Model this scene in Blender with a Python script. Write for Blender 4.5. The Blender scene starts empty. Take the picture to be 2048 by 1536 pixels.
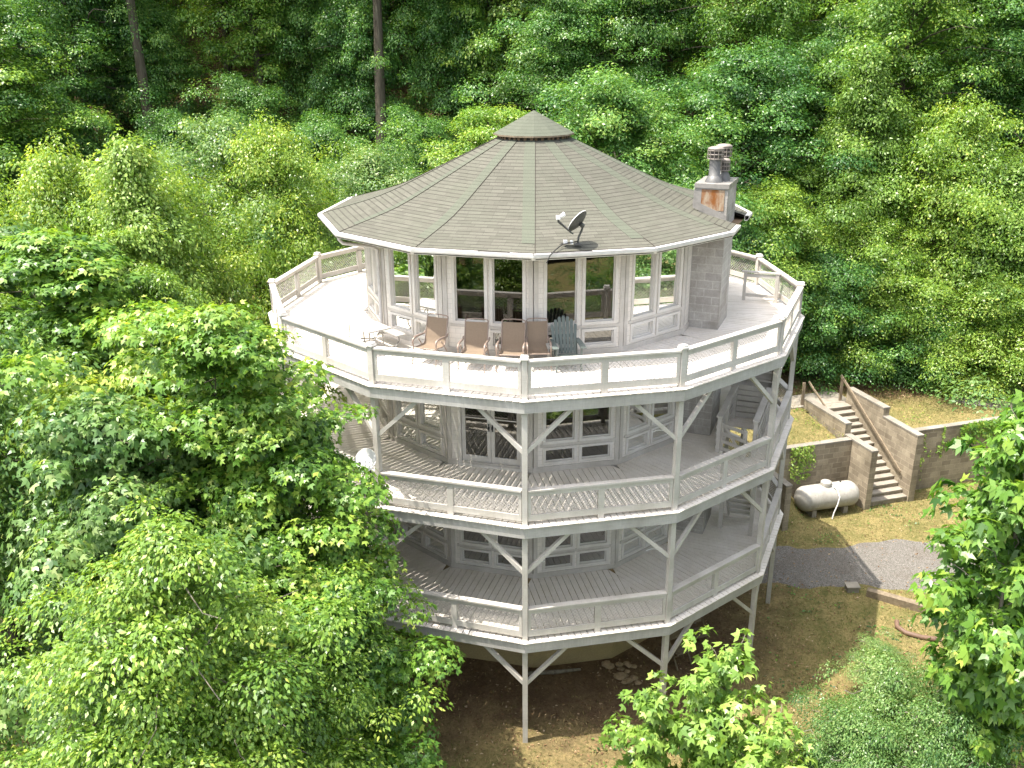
import bpy, math, random
import numpy as np
from mathutils import Matrix, Vector
R = math.radians
rng = np.random.default_rng(7)
random.seed(7)
scene = bpy.context.scene
COL = scene.collection

# ------------------------------------------------------------------ camera, sky, sun
PITCH, YAW, ROLL = 0.356861, -0.013846, -0.007108
CAMPOS = Vector((-0.2634, -23.929, 6.682))
fw = Vector((math.sin(YAW)*math.cos(PITCH), math.cos(YAW)*math.cos(PITCH), -math.sin(PITCH)))
rt = fw.cross(Vector((0, 0, 1))).normalized(); up = rt.cross(fw)
rt2 = rt*math.cos(ROLL) + up*math.sin(ROLL); up2 = -rt*math.sin(ROLL) + up*math.cos(ROLL)
cam = bpy.data.cameras.new('camera'); camo = bpy.data.objects.new('camera', cam); COL.objects.link(camo)
M = Matrix.Identity(4)
for i in range(3):
    M[i][0], M[i][1], M[i][2], M[i][3] = rt2[i], up2[i], -fw[i], CAMPOS[i]
camo.matrix_world = M
cam.sensor_width = 36; cam.lens = 32.376; cam.clip_end = 2000
scene.camera = camo
SUN = Vector((-0.3776, -0.1078, 1.0)).normalized()          # towards the sun
SUN_EL = math.asin(SUN.z); SUN_AZ = math.atan2(SUN.x, SUN.y)
w = bpy.data.worlds.new('World'); scene.world = w; w.use_nodes = True
nt = w.node_tree
sky = nt.nodes.new('ShaderNodeTexSky'); sky.sky_type = 'NISHITA'; sky.sun_disc = False
sky.sun_elevation = SUN_EL; sky.sun_rotation = SUN_AZ; sky.air_density = 1.0; sky.dust_density = 4.0; sky.ozone_density = 0.3
bg = nt.nodes['Background']; bg.inputs[1].default_value = 0.15
hs = nt.nodes.new('ShaderNodeHueSaturation'); hs.inputs['Saturation'].default_value = .45
nt.links.new(sky.outputs[0], hs.inputs['Color']); nt.links.new(hs.outputs[0], bg.inputs[0])
sl = bpy.data.lights.new('sun', 'SUN'); sl.energy = 3.1; sl.angle = R(0.5); sl.color = (1.0, 0.93, 0.82)
so = bpy.data.objects.new('sun', sl); COL.objects.link(so)
so.rotation_euler = (-SUN).to_track_quat('-Z', 'Y').to_euler(); so.location = (-20, -6, 60)
vs = scene.view_settings
vs.view_transform = 'Standard'; vs.look = 'None'; vs.exposure = 1.62; vs.gamma = 1.0; vs.use_curve_mapping = False
scene.cycles.max_bounces = 10; scene.cycles.diffuse_bounces = 8; scene.cycles.glossy_bounces = 3
scene.cycles.transparent_max_bounces = 8; scene.cycles.transmission_bounces = 3

# ------------------------------------------------------------------ mesh helpers
class MB:
    """collects shapes that become ONE mesh object"""
    def __init__(s): s.v = []; s.f = []; s.m = []; s.sm = []
    def add(s, vs, fs, m=0, smooth=False):
        o = len(s.v); s.v += [tuple(p) for p in vs]
        for f in fs: s.f.append([i+o for i in f]); s.m.append(m); s.sm.append(smooth)
    def obox(s, c, ax, ay, az, m=0):                          # centre + half-axes
        c, ax, ay, az = Vector(c), Vector(ax), Vector(ay), Vector(az)
        P = [c+ax*i+ay*j+az*k for k in (-1, 1) for j in (-1, 1) for i in (-1, 1)]
        s.add(P, [(0, 2, 3, 1), (4, 5, 7, 6), (0, 1, 5, 4), (2, 6, 7, 3), (0, 4, 6, 2), (1, 3, 7, 5)], m)
    def box(s, x0, x1, y0, y1, z0, z1, m=0):
        s.obox(((x0+x1)/2, (y0+y1)/2, (z0+z1)/2), ((x1-x0)/2, 0, 0), (0, (y1-y0)/2, 0), (0, 0, (z1-z0)/2), m)
    def bar(s, a, b, wd, ht, upv=(0, 0, 1), m=0):             # rectangular beam from a to b
        a, b = Vector(a), Vector(b); d = (b-a); L = d.length; d.normalize()
        u = Vector(upv); sd = d.cross(u)
        if sd.length < 1e-4: sd = d.cross(Vector((0, 1, 0)))
        sd.normalize(); u = sd.cross(d)
        s.obox((a+b)/2, d*L/2, sd*wd/2, u*ht/2, m)
    def tube(s, pts, r, n=8, m=0, cap=True, smooth=True):
        pts = [Vector(p) for p in pts]; rs = r if isinstance(r, (list, tuple)) else [r]*len(pts)
        rings = []; prev = None
        for i, p in enumerate(pts):
            d = (pts[min(i+1, len(pts)-1)]-pts[max(i-1, 0)]).normalized()
            if prev is None:
                a = d.cross(Vector((0, 0, 1)))
                if a.length < .1: a = d.cross(Vector((1, 0, 0)))
                a.normalize()
            else: a = (prev - d*prev.dot(d)).normalized()
            prev = a; b = d.cross(a)
            rings.append([p+(a*math.cos(2*math.pi*k/n)+b*math.sin(2*math.pi*k/n))*rs[i] for k in range(n)])
        V = [q for rg in rings for q in rg]; F = []
        for i in range(len(pts)-1):
            for k in range(n):
                k2 = (k+1) % n; F.append((i*n+k, i*n+k2, (i+1)*n+k2, (i+1)*n+k))
        s.add(V, F, m, smooth)
        if cap:
            s.add(rings[0], [tuple(range(n))[::-1]], m); s.add(rings[-1], [tuple(range(n))], m)
    def lathe(s, c, prof, n=20, m=0, ax=None, smooth=True):   # prof [(r, h)], axis vector
        c = Vector(c); z = Vector(ax or (0, 0, 1)).normalized()
        x = z.cross(Vector((0, 1, 0)))
        if x.length < .1: x = z.cross(Vector((1, 0, 0)))
        x.normalize(); y = z.cross(x)
        V = [c+z*h+(x*math.cos(2*math.pi*k/n)+y*math.sin(2*math.pi*k/n))*r for r, h in prof for k in range(n)]
        F = [(i*n+k, i*n+(k+1) % n, (i+1)*n+(k+1) % n, (i+1)*n+k) for i in range(len(prof)-1) for k in range(n)]
        s.add(V, F, m, smooth)
    def prism(s, poly, z0, z1, m=0):
        n = len(poly)
        s.add([(p[0], p[1], z0) for p in poly]+[(p[0], p[1], z1) for p in poly],
              [tuple(range(n))[::-1], tuple(range(n, 2*n))]+[(i, (i+1) % n, n+(i+1) % n, n+i) for i in range(n)], m)
    def mesh(s, name, mats):
        me = bpy.data.meshes.new(name)
        me.from_pydata(s.v, [], s.f)
        for m in (mats if isinstance(mats, (list, tuple)) else [mats]): me.materials.append(m)
        me.polygons.foreach_set('material_index', s.m); me.polygons.foreach_set('use_smooth', s.sm)
        uvl = me.uv_layers.new(name='uv')                     # metre-scaled box projection along each face
        nv = len(me.loops); co = np.zeros(len(me.vertices)*3, np.float32); me.vertices.foreach_get('co', co); co = co.reshape(-1, 3)
        li = np.zeros(nv, np.int32); me.loops.foreach_get('vertex_index', li)
        no = np.zeros(len(me.polygons)*3, np.float32); me.polygons.foreach_get('normal', no); no = no.reshape(-1, 3)
        lt = np.zeros(len(me.polygons), np.int32); me.polygons.foreach_get('loop_total', lt)
        nn = np.repeat(no, lt, 0); t = np.stack([-nn[:, 1], nn[:, 0], 0*nn[:, 0]], 1); ln = np.linalg.norm(t, axis=1)
        t = np.where(ln[:, None] > .05, t/np.maximum(ln, 1e-6)[:, None], np.array([[1., 0, 0]])); b = np.cross(nn, t)
        P = co[li]; uv = np.stack([(P*t).sum(1), (P*b).sum(1)], 1).astype(np.float32)
        uvl.data.foreach_set('uv', uv.ravel())
        return me
    def build(s, name, mats, parent=None):
        return link(name, s.mesh(name, mats), parent)

def link(name, me, parent=None):
    o = bpy.data.objects.new(name, me); COL.objects.link(o)
    if parent: o.parent = parent
    return o
def tag(o, label=None, cat=None, group=None, kind=None):
    if label: o['label'] = label
    if cat: o['category'] = cat
    if group: o['group'] = group
    if kind: o['kind'] = kind
    return o
def empty(name, loc=(0, 0, 0), rz=0):
    o = bpy.data.objects.new(name, None); COL.objects.link(o); o.location = loc; o.rotation_euler = (0, 0, rz)
    o.empty_display_size = .2
    return o
def kids(o): return [c for c in bpy.data.objects if c.parent == o]
def copy_tree(o, parent=None):
    c = o.copy(); COL.objects.link(c)
    if parent: c.parent = parent
    for ch in kids(o): copy_tree(ch, c)
    return c

# ------------------------------------------------------------------ materials
class NT:
    def __init__(s, name):
        s.mat = bpy.data.materials.new(name); s.mat.use_nodes = True; s.t = s.mat.node_tree; s.n = s.t.nodes; s.l = s.t.links
        s.b = s.n['Principled BSDF']; s.out = s.n['Material Output']
    def new(s, typ, **kw):
        x = s.n.new(typ)
        for k, v in kw.items(): setattr(x, k, v)
        return x
    def set(s, sock, val):
        if hasattr(val, 'is_output'): s.l.new(val, sock)
        else: sock.default_value = (*val, 1) if isinstance(val, tuple) and len(val) == 3 and sock.type == 'RGBA' else val
    def co(s, kind='Object'):
        return s.new('ShaderNodeTexCoord').outputs[kind]
    def mapping(s, vec, scale=(1, 1, 1), rot=(0, 0, 0)):
        m = s.new('ShaderNodeMapping'); s.l.new(vec, m.inputs[0]); m.inputs[3].default_value = scale; m.inputs[2].default_value = rot
        return m.outputs[0]
    def noise(s, vec, scale, detail=4, rough=.6):
        x = s.new('ShaderNodeTexNoise'); s.l.new(vec, x.inputs['Vector']); x.inputs['Scale'].default_value = scale
        x.inputs['Detail'].default_value = detail; x.inputs['Roughness'].default_value = rough
        return x.outputs['Fac']
    def ramp(s, fac, stops, interp='LINEAR'):
        r = s.new('ShaderNodeValToRGB'); s.set(r.inputs[0], fac); e = r.color_ramp.elements; r.color_ramp.interpolation = interp
        while len(e) < len(stops): e.new(.5)
        for i, (p, c) in enumerate(stops):
            e[i].position = p; e[i].color = (*c, 1) if isinstance(c, tuple) else (c, c, c, 1)
        return r.outputs[0]
    def mix(s, fac, a, b, blend='MIX'):
        x = s.new('ShaderNodeMix', data_type='RGBA', blend_type=blend)
        s.set(x.inputs[0], fac); s.set(x.inputs[6], a); s.set(x.inputs[7], b)
        return x.outputs[2]
    def math(s, op, a, b=0.0, c=None):
        x = s.new('ShaderNodeMath', operation=op); s.set(x.inputs[0], a); s.set(x.inputs[1], b)
        if c is not None: s.set(x.inputs[2], c)
        return x.outputs[0]
    def bump(s, h, strength=.3, dist=.01):
        x = s.new('ShaderNodeBump'); x.inputs['Strength'].default_value = strength; x.inputs['Distance'].default_value = dist
        s.l.new(h, x.inputs['Height']); s.l.new(x.outputs[0], s.b.inputs['Normal'])
    def fin(s, col=None, rough=None, metal=None, spec=None):
        for k, v in (('Base Color', col), ('Roughness', rough), ('Metallic', metal), ('Specular IOR Level', spec)):
            if v is not None: s.set(s.b.inputs[k], v)
        return s.mat

def paint(name, base, dirt=.25, rough=.6, grain=.12):
    t = NT(name); o = t.co('Object'); u = t.co('UV')
    big = t.noise(o, 1.3, 5, .65)
    gr = t.noise(t.mapping(u, (3, 40, 1)), 1.0, 3, .6); gr2 = t.noise(t.mapping(u, (40, 3, 1)), 1.0, 3, .6)
    sp = t.noise(o, 14, 3, .7)
    d = tuple(c*(1-dirt)*f for c, f in zip(base, (1, .98, .93)))
    c = t.mix(t.ramp(big, [(.35, 0.0), (.7, 1.0)]), base, d)
    c = t.mix(t.math('MULTIPLY', t.ramp(t.math('MULTIPLY', gr, gr2), [(.12, 1.0), (.3, 0.0)]), grain*2), c, tuple(x*.55 for x in base))
    c = t.mix(t.ramp(sp, [(.68, 0.0), (.78, .55)]), c, tuple(x*.6 for x in base))
    t.bump(gr2, .12, .004)
    return t.fin(c, rough, spec=.3)

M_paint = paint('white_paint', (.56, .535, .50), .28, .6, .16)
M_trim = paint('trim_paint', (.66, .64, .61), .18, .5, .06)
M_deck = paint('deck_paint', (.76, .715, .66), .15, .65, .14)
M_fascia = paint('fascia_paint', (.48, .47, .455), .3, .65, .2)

def m_siding():
    t = NT('siding'); u = t.co('UV'); o = t.co('Object')
    b = t.new('ShaderNodeTexBrick'); t.l.new(u, b.inputs[0]); b.offset = .5
    for k, v in (('Scale', 1.0), ('Mortar Size', .006), ('Mortar Smooth', .3), ('Brick Width', .22), ('Row Height', .115), ('Bias', -.2)): b.inputs[k].default_value = v
    b.inputs['Color1'].default_value = (.72, .685, .63, 1); b.inputs['Color2'].default_value = (.66, .63, .58, 1); b.inputs['Mortar'].default_value = (.56, .535, .495, 1)
    n = t.noise(o, 2.0, 5, .7)
    c = t.mix(t.ramp(n, [(.45, 0.0), (.8, .45)]), b.outputs[0], (.60, .57, .53))
    return t.fin(c, .7, spec=.25)
M_siding = m_siding()

def m_block(name, c1, c2, mort, bw=.4, bh=.2, stain=(.16, .14, .11), ms=.012):
    t = NT(name); u = t.co('UV'); o = t.co('Object')
    b = t.new('ShaderNodeTexBrick'); t.l.new(u, b.inputs[0]); b.offset = .5
    for k, v in (('Scale', 1.0), ('Mortar Size', ms), ('Mortar Smooth', .2), ('Brick Width', bw), ('Row Height', bh), ('Bias', 0.0)): b.inputs[k].default_value = v
    b.inputs['Color1'].default_value = (*c1, 1); b.inputs['Color2'].default_value = (*c2, 1); b.inputs['Mortar'].default_value = (*mort, 1)
    n = t.noise(o, 1.1, 6, .7); f = t.noise(o, 30, 3, .7)
    st = t.noise(t.mapping(o, (3, 3, .35)), 1.0, 5, .7)
    c = t.mix(t.ramp(n, [(.42, 0.0), (.72, .75)]), b.outputs[0], stain)
    c = t.mix(t.ramp(st, [(.55, 0.0), (.72, .5)]), c, stain)
    c = t.mix(t.ramp(f, [(.35, .35), (.6, 0.0)]), c, tuple(x*.5 for x in c1))
    t.bump(t.math('ADD', t.math('MULTIPLY', b.outputs['Fac'], -1.0), t.math('MULTIPLY', f, .4)), .5, .012)
    return t.fin(c, .9, spec=.15)
M_block = m_block('chimney_block', (.46, .445, .415), (.38, .365, .345), (.53, .515, .485))
M_wallblock = m_block('retaining_block', (.39, .335, .25), (.24, .20, .15), (.41, .355, .27), stain=(.12, .10, .07))
M_blockcap = m_block('block_cap', (.30, .275, .24), (.24, .22, .19), (.30, .28, .25), .4, .4)
M_found = m_block('foundation_render', (.46, .36, .20), (.44, .345, .19), (.45, .35, .195), 2.0, 2.0, (.34, .27, .16))

def m_shingle(name, cols, strip=False):
    t = NT(name); u = t.co('UV'); o = t.co('Object')
    wob = t.noise(u, .8, 2, .5)
    b = t.new('ShaderNodeTexBrick'); b.offset = .37; b.offset_frequency = 3
    cx = t.new('ShaderNodeSeparateXYZ'); t.l.new(u, cx.inputs[0])
    cb = t.new('ShaderNodeCombineXYZ'); t.l.new(cx.outputs[0], cb.inputs[0])
    t.l.new(t.math('ADD', cx.outputs[1], t.math('MULTIPLY', wob, .03)), cb.inputs[1])
    t.l.new(cb.outputs[0], b.inputs[0])
    for k, v in (('Scale', 1.0), ('Mortar Size', .003 if not strip else .002), ('Mortar Smooth', .15), ('Brick Width', .30 if not strip else 2.0), ('Row Height', .142), ('Bias', 0.0)): b.inputs[k].default_value = v
    b.inputs['Color1'].default_value = (*cols[0], 1); b.inputs['Color2'].default_value = (*cols[1], 1); b.inputs['Mortar'].default_value = (*cols[2], 1)
    n = t.noise(o, .9, 5, .7); n2 = t.noise(o, 45, 3, .8); n3 = t.noise(o, 4.0, 4, .7)
    c = t.mix(t.ramp(n, [(.4, 0.0), (.7, .7)]), b.outputs[0], cols[3])
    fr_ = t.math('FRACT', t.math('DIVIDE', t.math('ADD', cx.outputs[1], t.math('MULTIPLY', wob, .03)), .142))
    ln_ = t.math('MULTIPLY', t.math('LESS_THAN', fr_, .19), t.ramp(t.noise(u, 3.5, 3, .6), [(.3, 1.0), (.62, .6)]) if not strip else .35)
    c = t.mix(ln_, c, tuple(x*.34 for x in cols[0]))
    c = t.mix(t.ramp(n3, [(.55, 0.0), (.75, .45)]), c, cols[4])
    c = t.mix(t.ramp(n2, [(.35, .35), (.62, 0.0)]), c, tuple(x*.45 for x in cols[0]))
    t.bump(t.math('ADD', t.math('MULTIPLY', b.outputs['Fac'], -1.0), t.math('MULTIPLY', n2, .5)), .4, .012)
    return t.fin(c, .92, spec=.15)
M_roof = m_shingle('shingle', [(.128, .125, .104), (.098, .096, .079), (.055, .054, .046), (.116, .121, .094), (.112, .102, .086)])
M_ridge = m_shingle('ridge_shingle', [(.108, .119, .092), (.100, .110, .085), (.075, .082, .062), (.116, .120, .094), (.104, .110, .085)], True)

def plain(name, col, rough=.5, metal=0.0, var=.15, scale=6, spec=.4):
    t = NT(name); n = t.noise(t.co('Object'), scale, 5, .65)
    c = t.mix(t.ramp(n, [(.35, 0.0), (.7, 1.0)]), col, tuple(x*(1-var) for x in col))
    return t.fin(c, rough, metal, spec)
M_gutter = plain('gutter_metal', (.62, .60, .58), .45, 0, .2, 5)
M_dark = plain('dark_debris_and_shadow', (.045, .038, .03), .9)  # gutter debris, roof underside, cupola band, and the painted hip shadow lines
M_brown = plain('brown_soffit', (.20, .135, .08), .8, 0, .3)
M_steel = plain('flue_steel', (.135, .135, .132), .5, .3, .3, 4)
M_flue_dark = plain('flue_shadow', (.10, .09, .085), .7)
M_cage = plain('cowl_cage', (.30, .265, .235), .55, .2, .3, 9)
M_capmetal = plain('cap_metal', (.30, .285, .265), .5, .2, .3)
M_wire = plain('lattice', (.60, .565, .52), .7, 0, .1)
M_black = plain('black_metal', (.02, .02, .02), .4)
M_cable = plain('cable', (.015, .015, .015), .6)
M_sling = plain('sling_fabric', (.22, .17, .125), .85, 0, .12, 30, .1)
M_chairframe = plain('chair_frame', (.27, .21, .175), .4, .3, .15, 9)
M_adiron = plain('green_grey_paint', (.115, .14, .13), .6, 0, .2, 8)
M_plastic = plain('white_plastic', (.38, .37, .345), .5, 0, .06, 5)
M_leggrey = plain('grey_tube', (.30, .29, .27), .4, .5)
M_dishgrey = plain('dish_grey', (.09, .088, .085), .5, .1, .1)
M_dishwhite = plain('dish_white', (.72, .72, .72), .4, 0, .06)
M_oldwood = plain('weathered_wood', (.24, .19, .13), .85, 0, .45, 9)
M_intwood = plain('interior_timber', (.50, .33, .13), .6, 0, .3, 5)
M_intfloor = plain('interior_floor', (.24, .155, .085), .4, 0, .3, 3)
M_intwall = plain('interior_wall', (.26, .19, .12), .8, 0, .3, 2)
M_stone = plain('tan_stone', (.36, .27, .165), .9, 0, .4, 7)
M_pipe = plain('brown_pipe', (.16, .10, .07), .6)
M_concrete = plain('path_concrete', (.30, .27, .225), .9, 0, .35, 3)
M_wicker = plain('white_wicker', (.66, .65, .63), .7, 0, .3, 40)

def m_tank():
    t = NT('tank_paint'); o = t.co('Object'); n = t.noise(o, 2.2, 6, .7); n2 = t.noise(o, 11, 5, .75)
    c = t.mix(t.ramp(n, [(.38, 0.0), (.72, .8)]), (.38, .365, .335), (.25, .235, .205))
    c = t.mix(t.ramp(n2, [(.55, 0.0), (.72, .6)]), c, (.20, .175, .14))
    return t.fin(c, .55, spec=.35)
M_tank = m_tank()
def m_rust():
    t = NT('rusted_flashing'); o = t.co('Object'); n = t.noise(t.mapping(o, (3, 3, 1.0)), 1.6, 5, .7); n2 = t.noise(o, 9, 5, .7)
    c = t.mix(t.ramp(n, [(.38, 0.0), (.60, 1.0)]), (.36, .30, .22), (.22, .085, .025))
    c = t.mix(t.ramp(n2, [(.5, 0.0), (.7, .6)]), c, (.17, .06, .025))
    return t.fin(c, .8, spec=.2)
M_rust = m_rust()
def m_glass():
    t = NT('window_glass')
    tr = t.new('ShaderNodeBsdfTransparent'); tr.inputs[0].default_value = (.40, .375, .32, 1)
    gl = t.new('ShaderNodeBsdfGlossy'); gl.inputs['Roughness'].default_value = .015; gl.inputs[0].default_value = (.95, .97, .95, 1)
    n = t.noise(t.co('Object'), .9, 2, .5)
    bp = t.new('ShaderNodeBump'); bp.inputs['Strength'].default_value = .05; bp.inputs['Distance'].default_value = .02; t.l.new(n, bp.inputs['Height']); t.l.new(bp.outputs[0], gl.inputs['Normal'])
    fr = t.new('ShaderNodeFresnel'); fr.inputs[0].default_value = 1.7
    mx = t.new('ShaderNodeMixShader'); t.l.new(t.math('MULTIPLY_ADD', fr.outputs[0], .78, .06), mx.inputs[0])
    t.l.new(tr.outputs[0], mx.inputs[1]); t.l.new(gl.outputs[0], mx.inputs[2]); t.l.new(mx.outputs[0], t.out.inputs[0])
    return t.mat
M_glass = m_glass()

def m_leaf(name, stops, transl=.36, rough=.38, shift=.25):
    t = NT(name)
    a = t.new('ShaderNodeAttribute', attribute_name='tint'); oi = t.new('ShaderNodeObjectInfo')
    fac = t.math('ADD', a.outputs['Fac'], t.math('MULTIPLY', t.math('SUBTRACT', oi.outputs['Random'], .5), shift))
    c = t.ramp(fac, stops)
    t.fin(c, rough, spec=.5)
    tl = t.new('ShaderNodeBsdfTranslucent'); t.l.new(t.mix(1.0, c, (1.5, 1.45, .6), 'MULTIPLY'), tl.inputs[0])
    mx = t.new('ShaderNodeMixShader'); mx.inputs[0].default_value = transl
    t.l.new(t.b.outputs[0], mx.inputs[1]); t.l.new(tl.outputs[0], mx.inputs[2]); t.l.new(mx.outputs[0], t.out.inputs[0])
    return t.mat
M_leaf_maple = m_leaf('maple_leaf', [(.0, (.035, .105, .018)), (.45, (.130, .265, .038)), (.8, (.255, .390, .058)), (1.0, (.42, .50, .10))])
M_leaf_beech = m_leaf('birch_leaf', [(.0, (.045, .115, .018)), (.45, (.160, .285, .040)), (.8, (.290, .410, .062)), (1.0, (.46, .52, .11))])
M_leaf_dark = m_leaf('oak_leaf', [(.0, (.025, .090, .026)), (.45, (.090, .220, .048)), (.8, (.180, .330, .064)), (1.0, (.32, .44, .10))])
M_leaf_pale = m_leaf('poplar_leaf', [(.0, (.075, .165, .028)), (.45, (.195, .330, .060)), (.8, (.310, .440, .095)), (1.0, (.46, .53, .15))])
M_leaf_grey = m_leaf('grey_leaf', [(.0, (.038, .105, .034)), (.45, (.125, .240, .068)), (.8, (.235, .350, .115)), (1.0, (.40, .47, .21))], .4, .35)
def m_bark(name, c1, c2):
    t = NT(name); o = t.co('Object'); n = t.noise(t.mapping(o, (9, 9, 1.2)), 1.0, 5, .7); n2 = t.noise(o, 1.5, 3)
    c = t.mix(t.ramp(n, [(.35, 0.0), (.65, 1.0)]), c1, c2); c = t.mix(t.ramp(n2, [(.5, 0.0), (.8, .5)]), c, (.12, .13, .09))
    t.bump(n, .6, .03)
    return t.fin(c, .9, spec=.1)
M_bark = m_bark('grey_bark', (.055, .045, .034), (.14, .12, .095))
M_bark_light = m_bark('pale_bark', (.13, .11, .085), (.26, .235, .195))

def m_ground():
    t = NT('yard_ground'); o = t.co('Object')
    s = t.new('ShaderNodeSeparateXYZ'); t.l.new(o, s.inputs[0]); x, y = s.outputs[0], s.outputs[1]
    n1 = t.noise(o, .35, 5, .65); n2 = t.noise(o, 1.6, 6, .7); n3 = t.noise(o, 12, 5, .75); n4 = t.noise(o, 45, 3, .8)
    grass = t.mix(t.ramp(n2, [(.27, 0.0), (.58, 1.0)]), (.115, .122, .036), (.300, .235, .105))
    grass = t.mix(t.ramp(n3, [(.42, 0.0), (.66, .8)]), grass, (.080, .100, .030))
    grass = t.mix(t.ramp(n4, [(.55, 0.0), (.75, .8)]), grass, (.36, .29, .14))
    dirt = t.mix(t.ramp(n2, [(.38, 0.0), (.66, 1.0)]), (.145, .095, .058), (.245, .170, .098))
    dirt = t.mix(t.ramp(n3, [(.45, 0.0), (.7, .8)]), dirt, (.085, .060, .038))
    dirt = t.mix(t.ramp(n4, [(.55, 0.0), (.72, .7)]), dirt, (.27, .19, .11))
    r = t.math('SQRT', t.math('ADD', t.math('MULTIPLY', x, x), t.math('MULTIPLY', y, y)))
    r = t.math('ADD', r, t.math('MULTIPLY', t.math('SUBTRACT', n1, .5), 5.0)); r = t.math('ADD', r, t.math('MULTIPLY', t.math('SUBTRACT', n2, .5), 3.0))
    under = t.ramp(t.math('MULTIPLY', r, .1), [(.56, 1.0), (.82, 0.0)])
    left = t.ramp(t.math('MULTIPLY_ADD', t.math('ADD', x, t.math('MULTIPLY', n1, 4.0)), -.1, .5), [(.45, 0.0), (.75, .9)])
    bank = t.ramp(t.math('MULTIPLY', t.math('ADD', y, t.math('MULTIPLY', n2, 3.0)), .05), [(.52, 0.0), (.60, 1.0)])
    m = t.math('MAXIMUM', t.math('MAXIMUM', under, left), bank)
    c = t.mix(m, grass, dirt)
    t.bump(t.math('ADD', n3, n4), .8, .05)
    return t.fin(c, .95, spec=.1)
M_ground = m_ground()
def m_gravel():
    t = NT('gravel'); o = t.co('Object')
    v = t.new('ShaderNodeTexVoronoi'); t.l.new(o, v.inputs['Vector']); v.inputs['Scale'].default_value = 42
    n = t.noise(o, 1.2, 5, .7); n2 = t.noise(o, 40, 3, .8)
    c = t.mix(t.ramp(v.outputs['Color'], [(.2, 0.0), (.8, 1.0)]), (.12, .110, .098), (.25, .235, .215))
    c = t.mix(t.ramp(n, [(.5, 0.0), (.72, .6)]), c, (.13, .10, .075)); c = t.mix(t.ramp(n2, [(.4, .5), (.6, 0.0)]), c, (.08, .075, .068))
    t.bump(v.outputs['Distance'], .8, .02)
    return t.fin(c, .95, spec=.15)
M_gravel = m_gravel()

# ------------------------------------------------------------------ terrain
WD = Vector((.955, .297, 0)); WN = Vector((-.297, .955, 0)); W0 = Vector((13.2, 5.85, 0))   # retaining wall line
def wall_ab(x, y): d = Vector((x, y, 0))-W0; return d.dot(WD), d.dot(WN)
def wp(a, b, z=0): p = W0+WD*a+WN*b; return Vector((p.x, p.y, z))
def sst(a, b, t): t = np.clip((t-a)/(b-a), 0, 1); return t*t*(3-2*t)
def fnoise(x, y):
    return (np.sin(x*.9+1.3*np.sin(y*.7))*np.cos(y*.8+.6)+.5*np.sin(x*2.3+y*1.9+1)*np.cos(y*2.1-x*.4))*.5
def gz(x, y):
    x = np.asarray(x, float); y = np.asarray(y, float)
    low = -8.6 - .13*np.maximum(0, -8.5-y) + .28*np.exp(-((x-0)**2+(y+3)**2)/14) + .04*fnoise(x, y)
    b = (x-W0.x)*WN.x+(y-W0.y)*WN.y
    hill_y = 11.3 - .9*sst(0, -14, x)
    hy = y-hill_y
    hill = -6.45 + .62*np.where(hy > 0, np.where(hy < 2, hy*hy/4, hy-1), 0) + .25*fnoise(x*.5, y*.5)*sst(0, 4, hy)
    tr = np.where(x > 8.6, sst(4.3, 6.4, b), sst(1.5, 6.5, y))
    mixr = sst(8.2, 9.4, x)
    tl = sst(1.5, 6.5, y); tR = sst(4.0, 6.2, b)
    t = tl*(1-mixr)+tR*mixr
    return low*(1-t)+np.maximum(hill, -6.5)*t
def sheet(name, xs, ys, fz, mat, lab):
    X, Y = np.meshgrid(xs, ys); Z = fz(X, Y); nx, ny = len(xs), len(ys)
    V = np.stack([X, Y, Z], -1).reshape(-1, 3)
    i = np.arange(nx*ny).reshape(ny, nx); F = np.stack([i[:-1, :-1], i[:-1, 1:], i[1:, 1:], i[1:, :-1]], -1).reshape(-1, 4)
    me = npmesh(name, V, F, mat, smooth=True); o = link(name, me); tag(o, lab, kind='structure'); return o
def npmesh(name, V, F, mat, tint=None, smooth=False):
    me = bpy.data.meshes.new(name); k = F.shape[1]
    me.vertices.add(len(V)); me.vertices.foreach_set('co', V.astype(np.float32).ravel())
    me.loops.add(F.size); me.loops.foreach_set('vertex_index', F.astype(np.int32).ravel())
    me.polygons.add(len(F)); me.polygons.foreach_set('loop_start', np.arange(0, F.size, k, dtype=np.int32))
    me.update(calc_edges=True)
    me.materials.append(mat)
    if smooth: me.polygons.foreach_set('use_smooth', np.ones(len(F), bool))
    if tint is not None:
        a = me.attributes.new('tint', 'FLOAT', 'FACE'); a.data.foreach_set('value', tint.astype(np.float32))
    return me
def axis(lo, hi, fine0, fine1, f, c):
    a = list(np.arange(fine0, fine1, f)); p = fine0; st = f
    L = []
    while p > lo: st = min(st*1.25, c); p -= st; L.append(p)
    p = fine1; st = f; Rr = [fine1]
    while p < hi: st = min(st*1.25, c); p += st; Rr.append(p)
    return np.array(L[::-1]+a+Rr)
sheet('ground', axis(-160, 170, -12, 20, .3, 9), axis(-80, 190, -13, 14, .3, 9), gz, M_ground, 'dry grassy yard and leaf strewn hillside around the round house')
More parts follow.
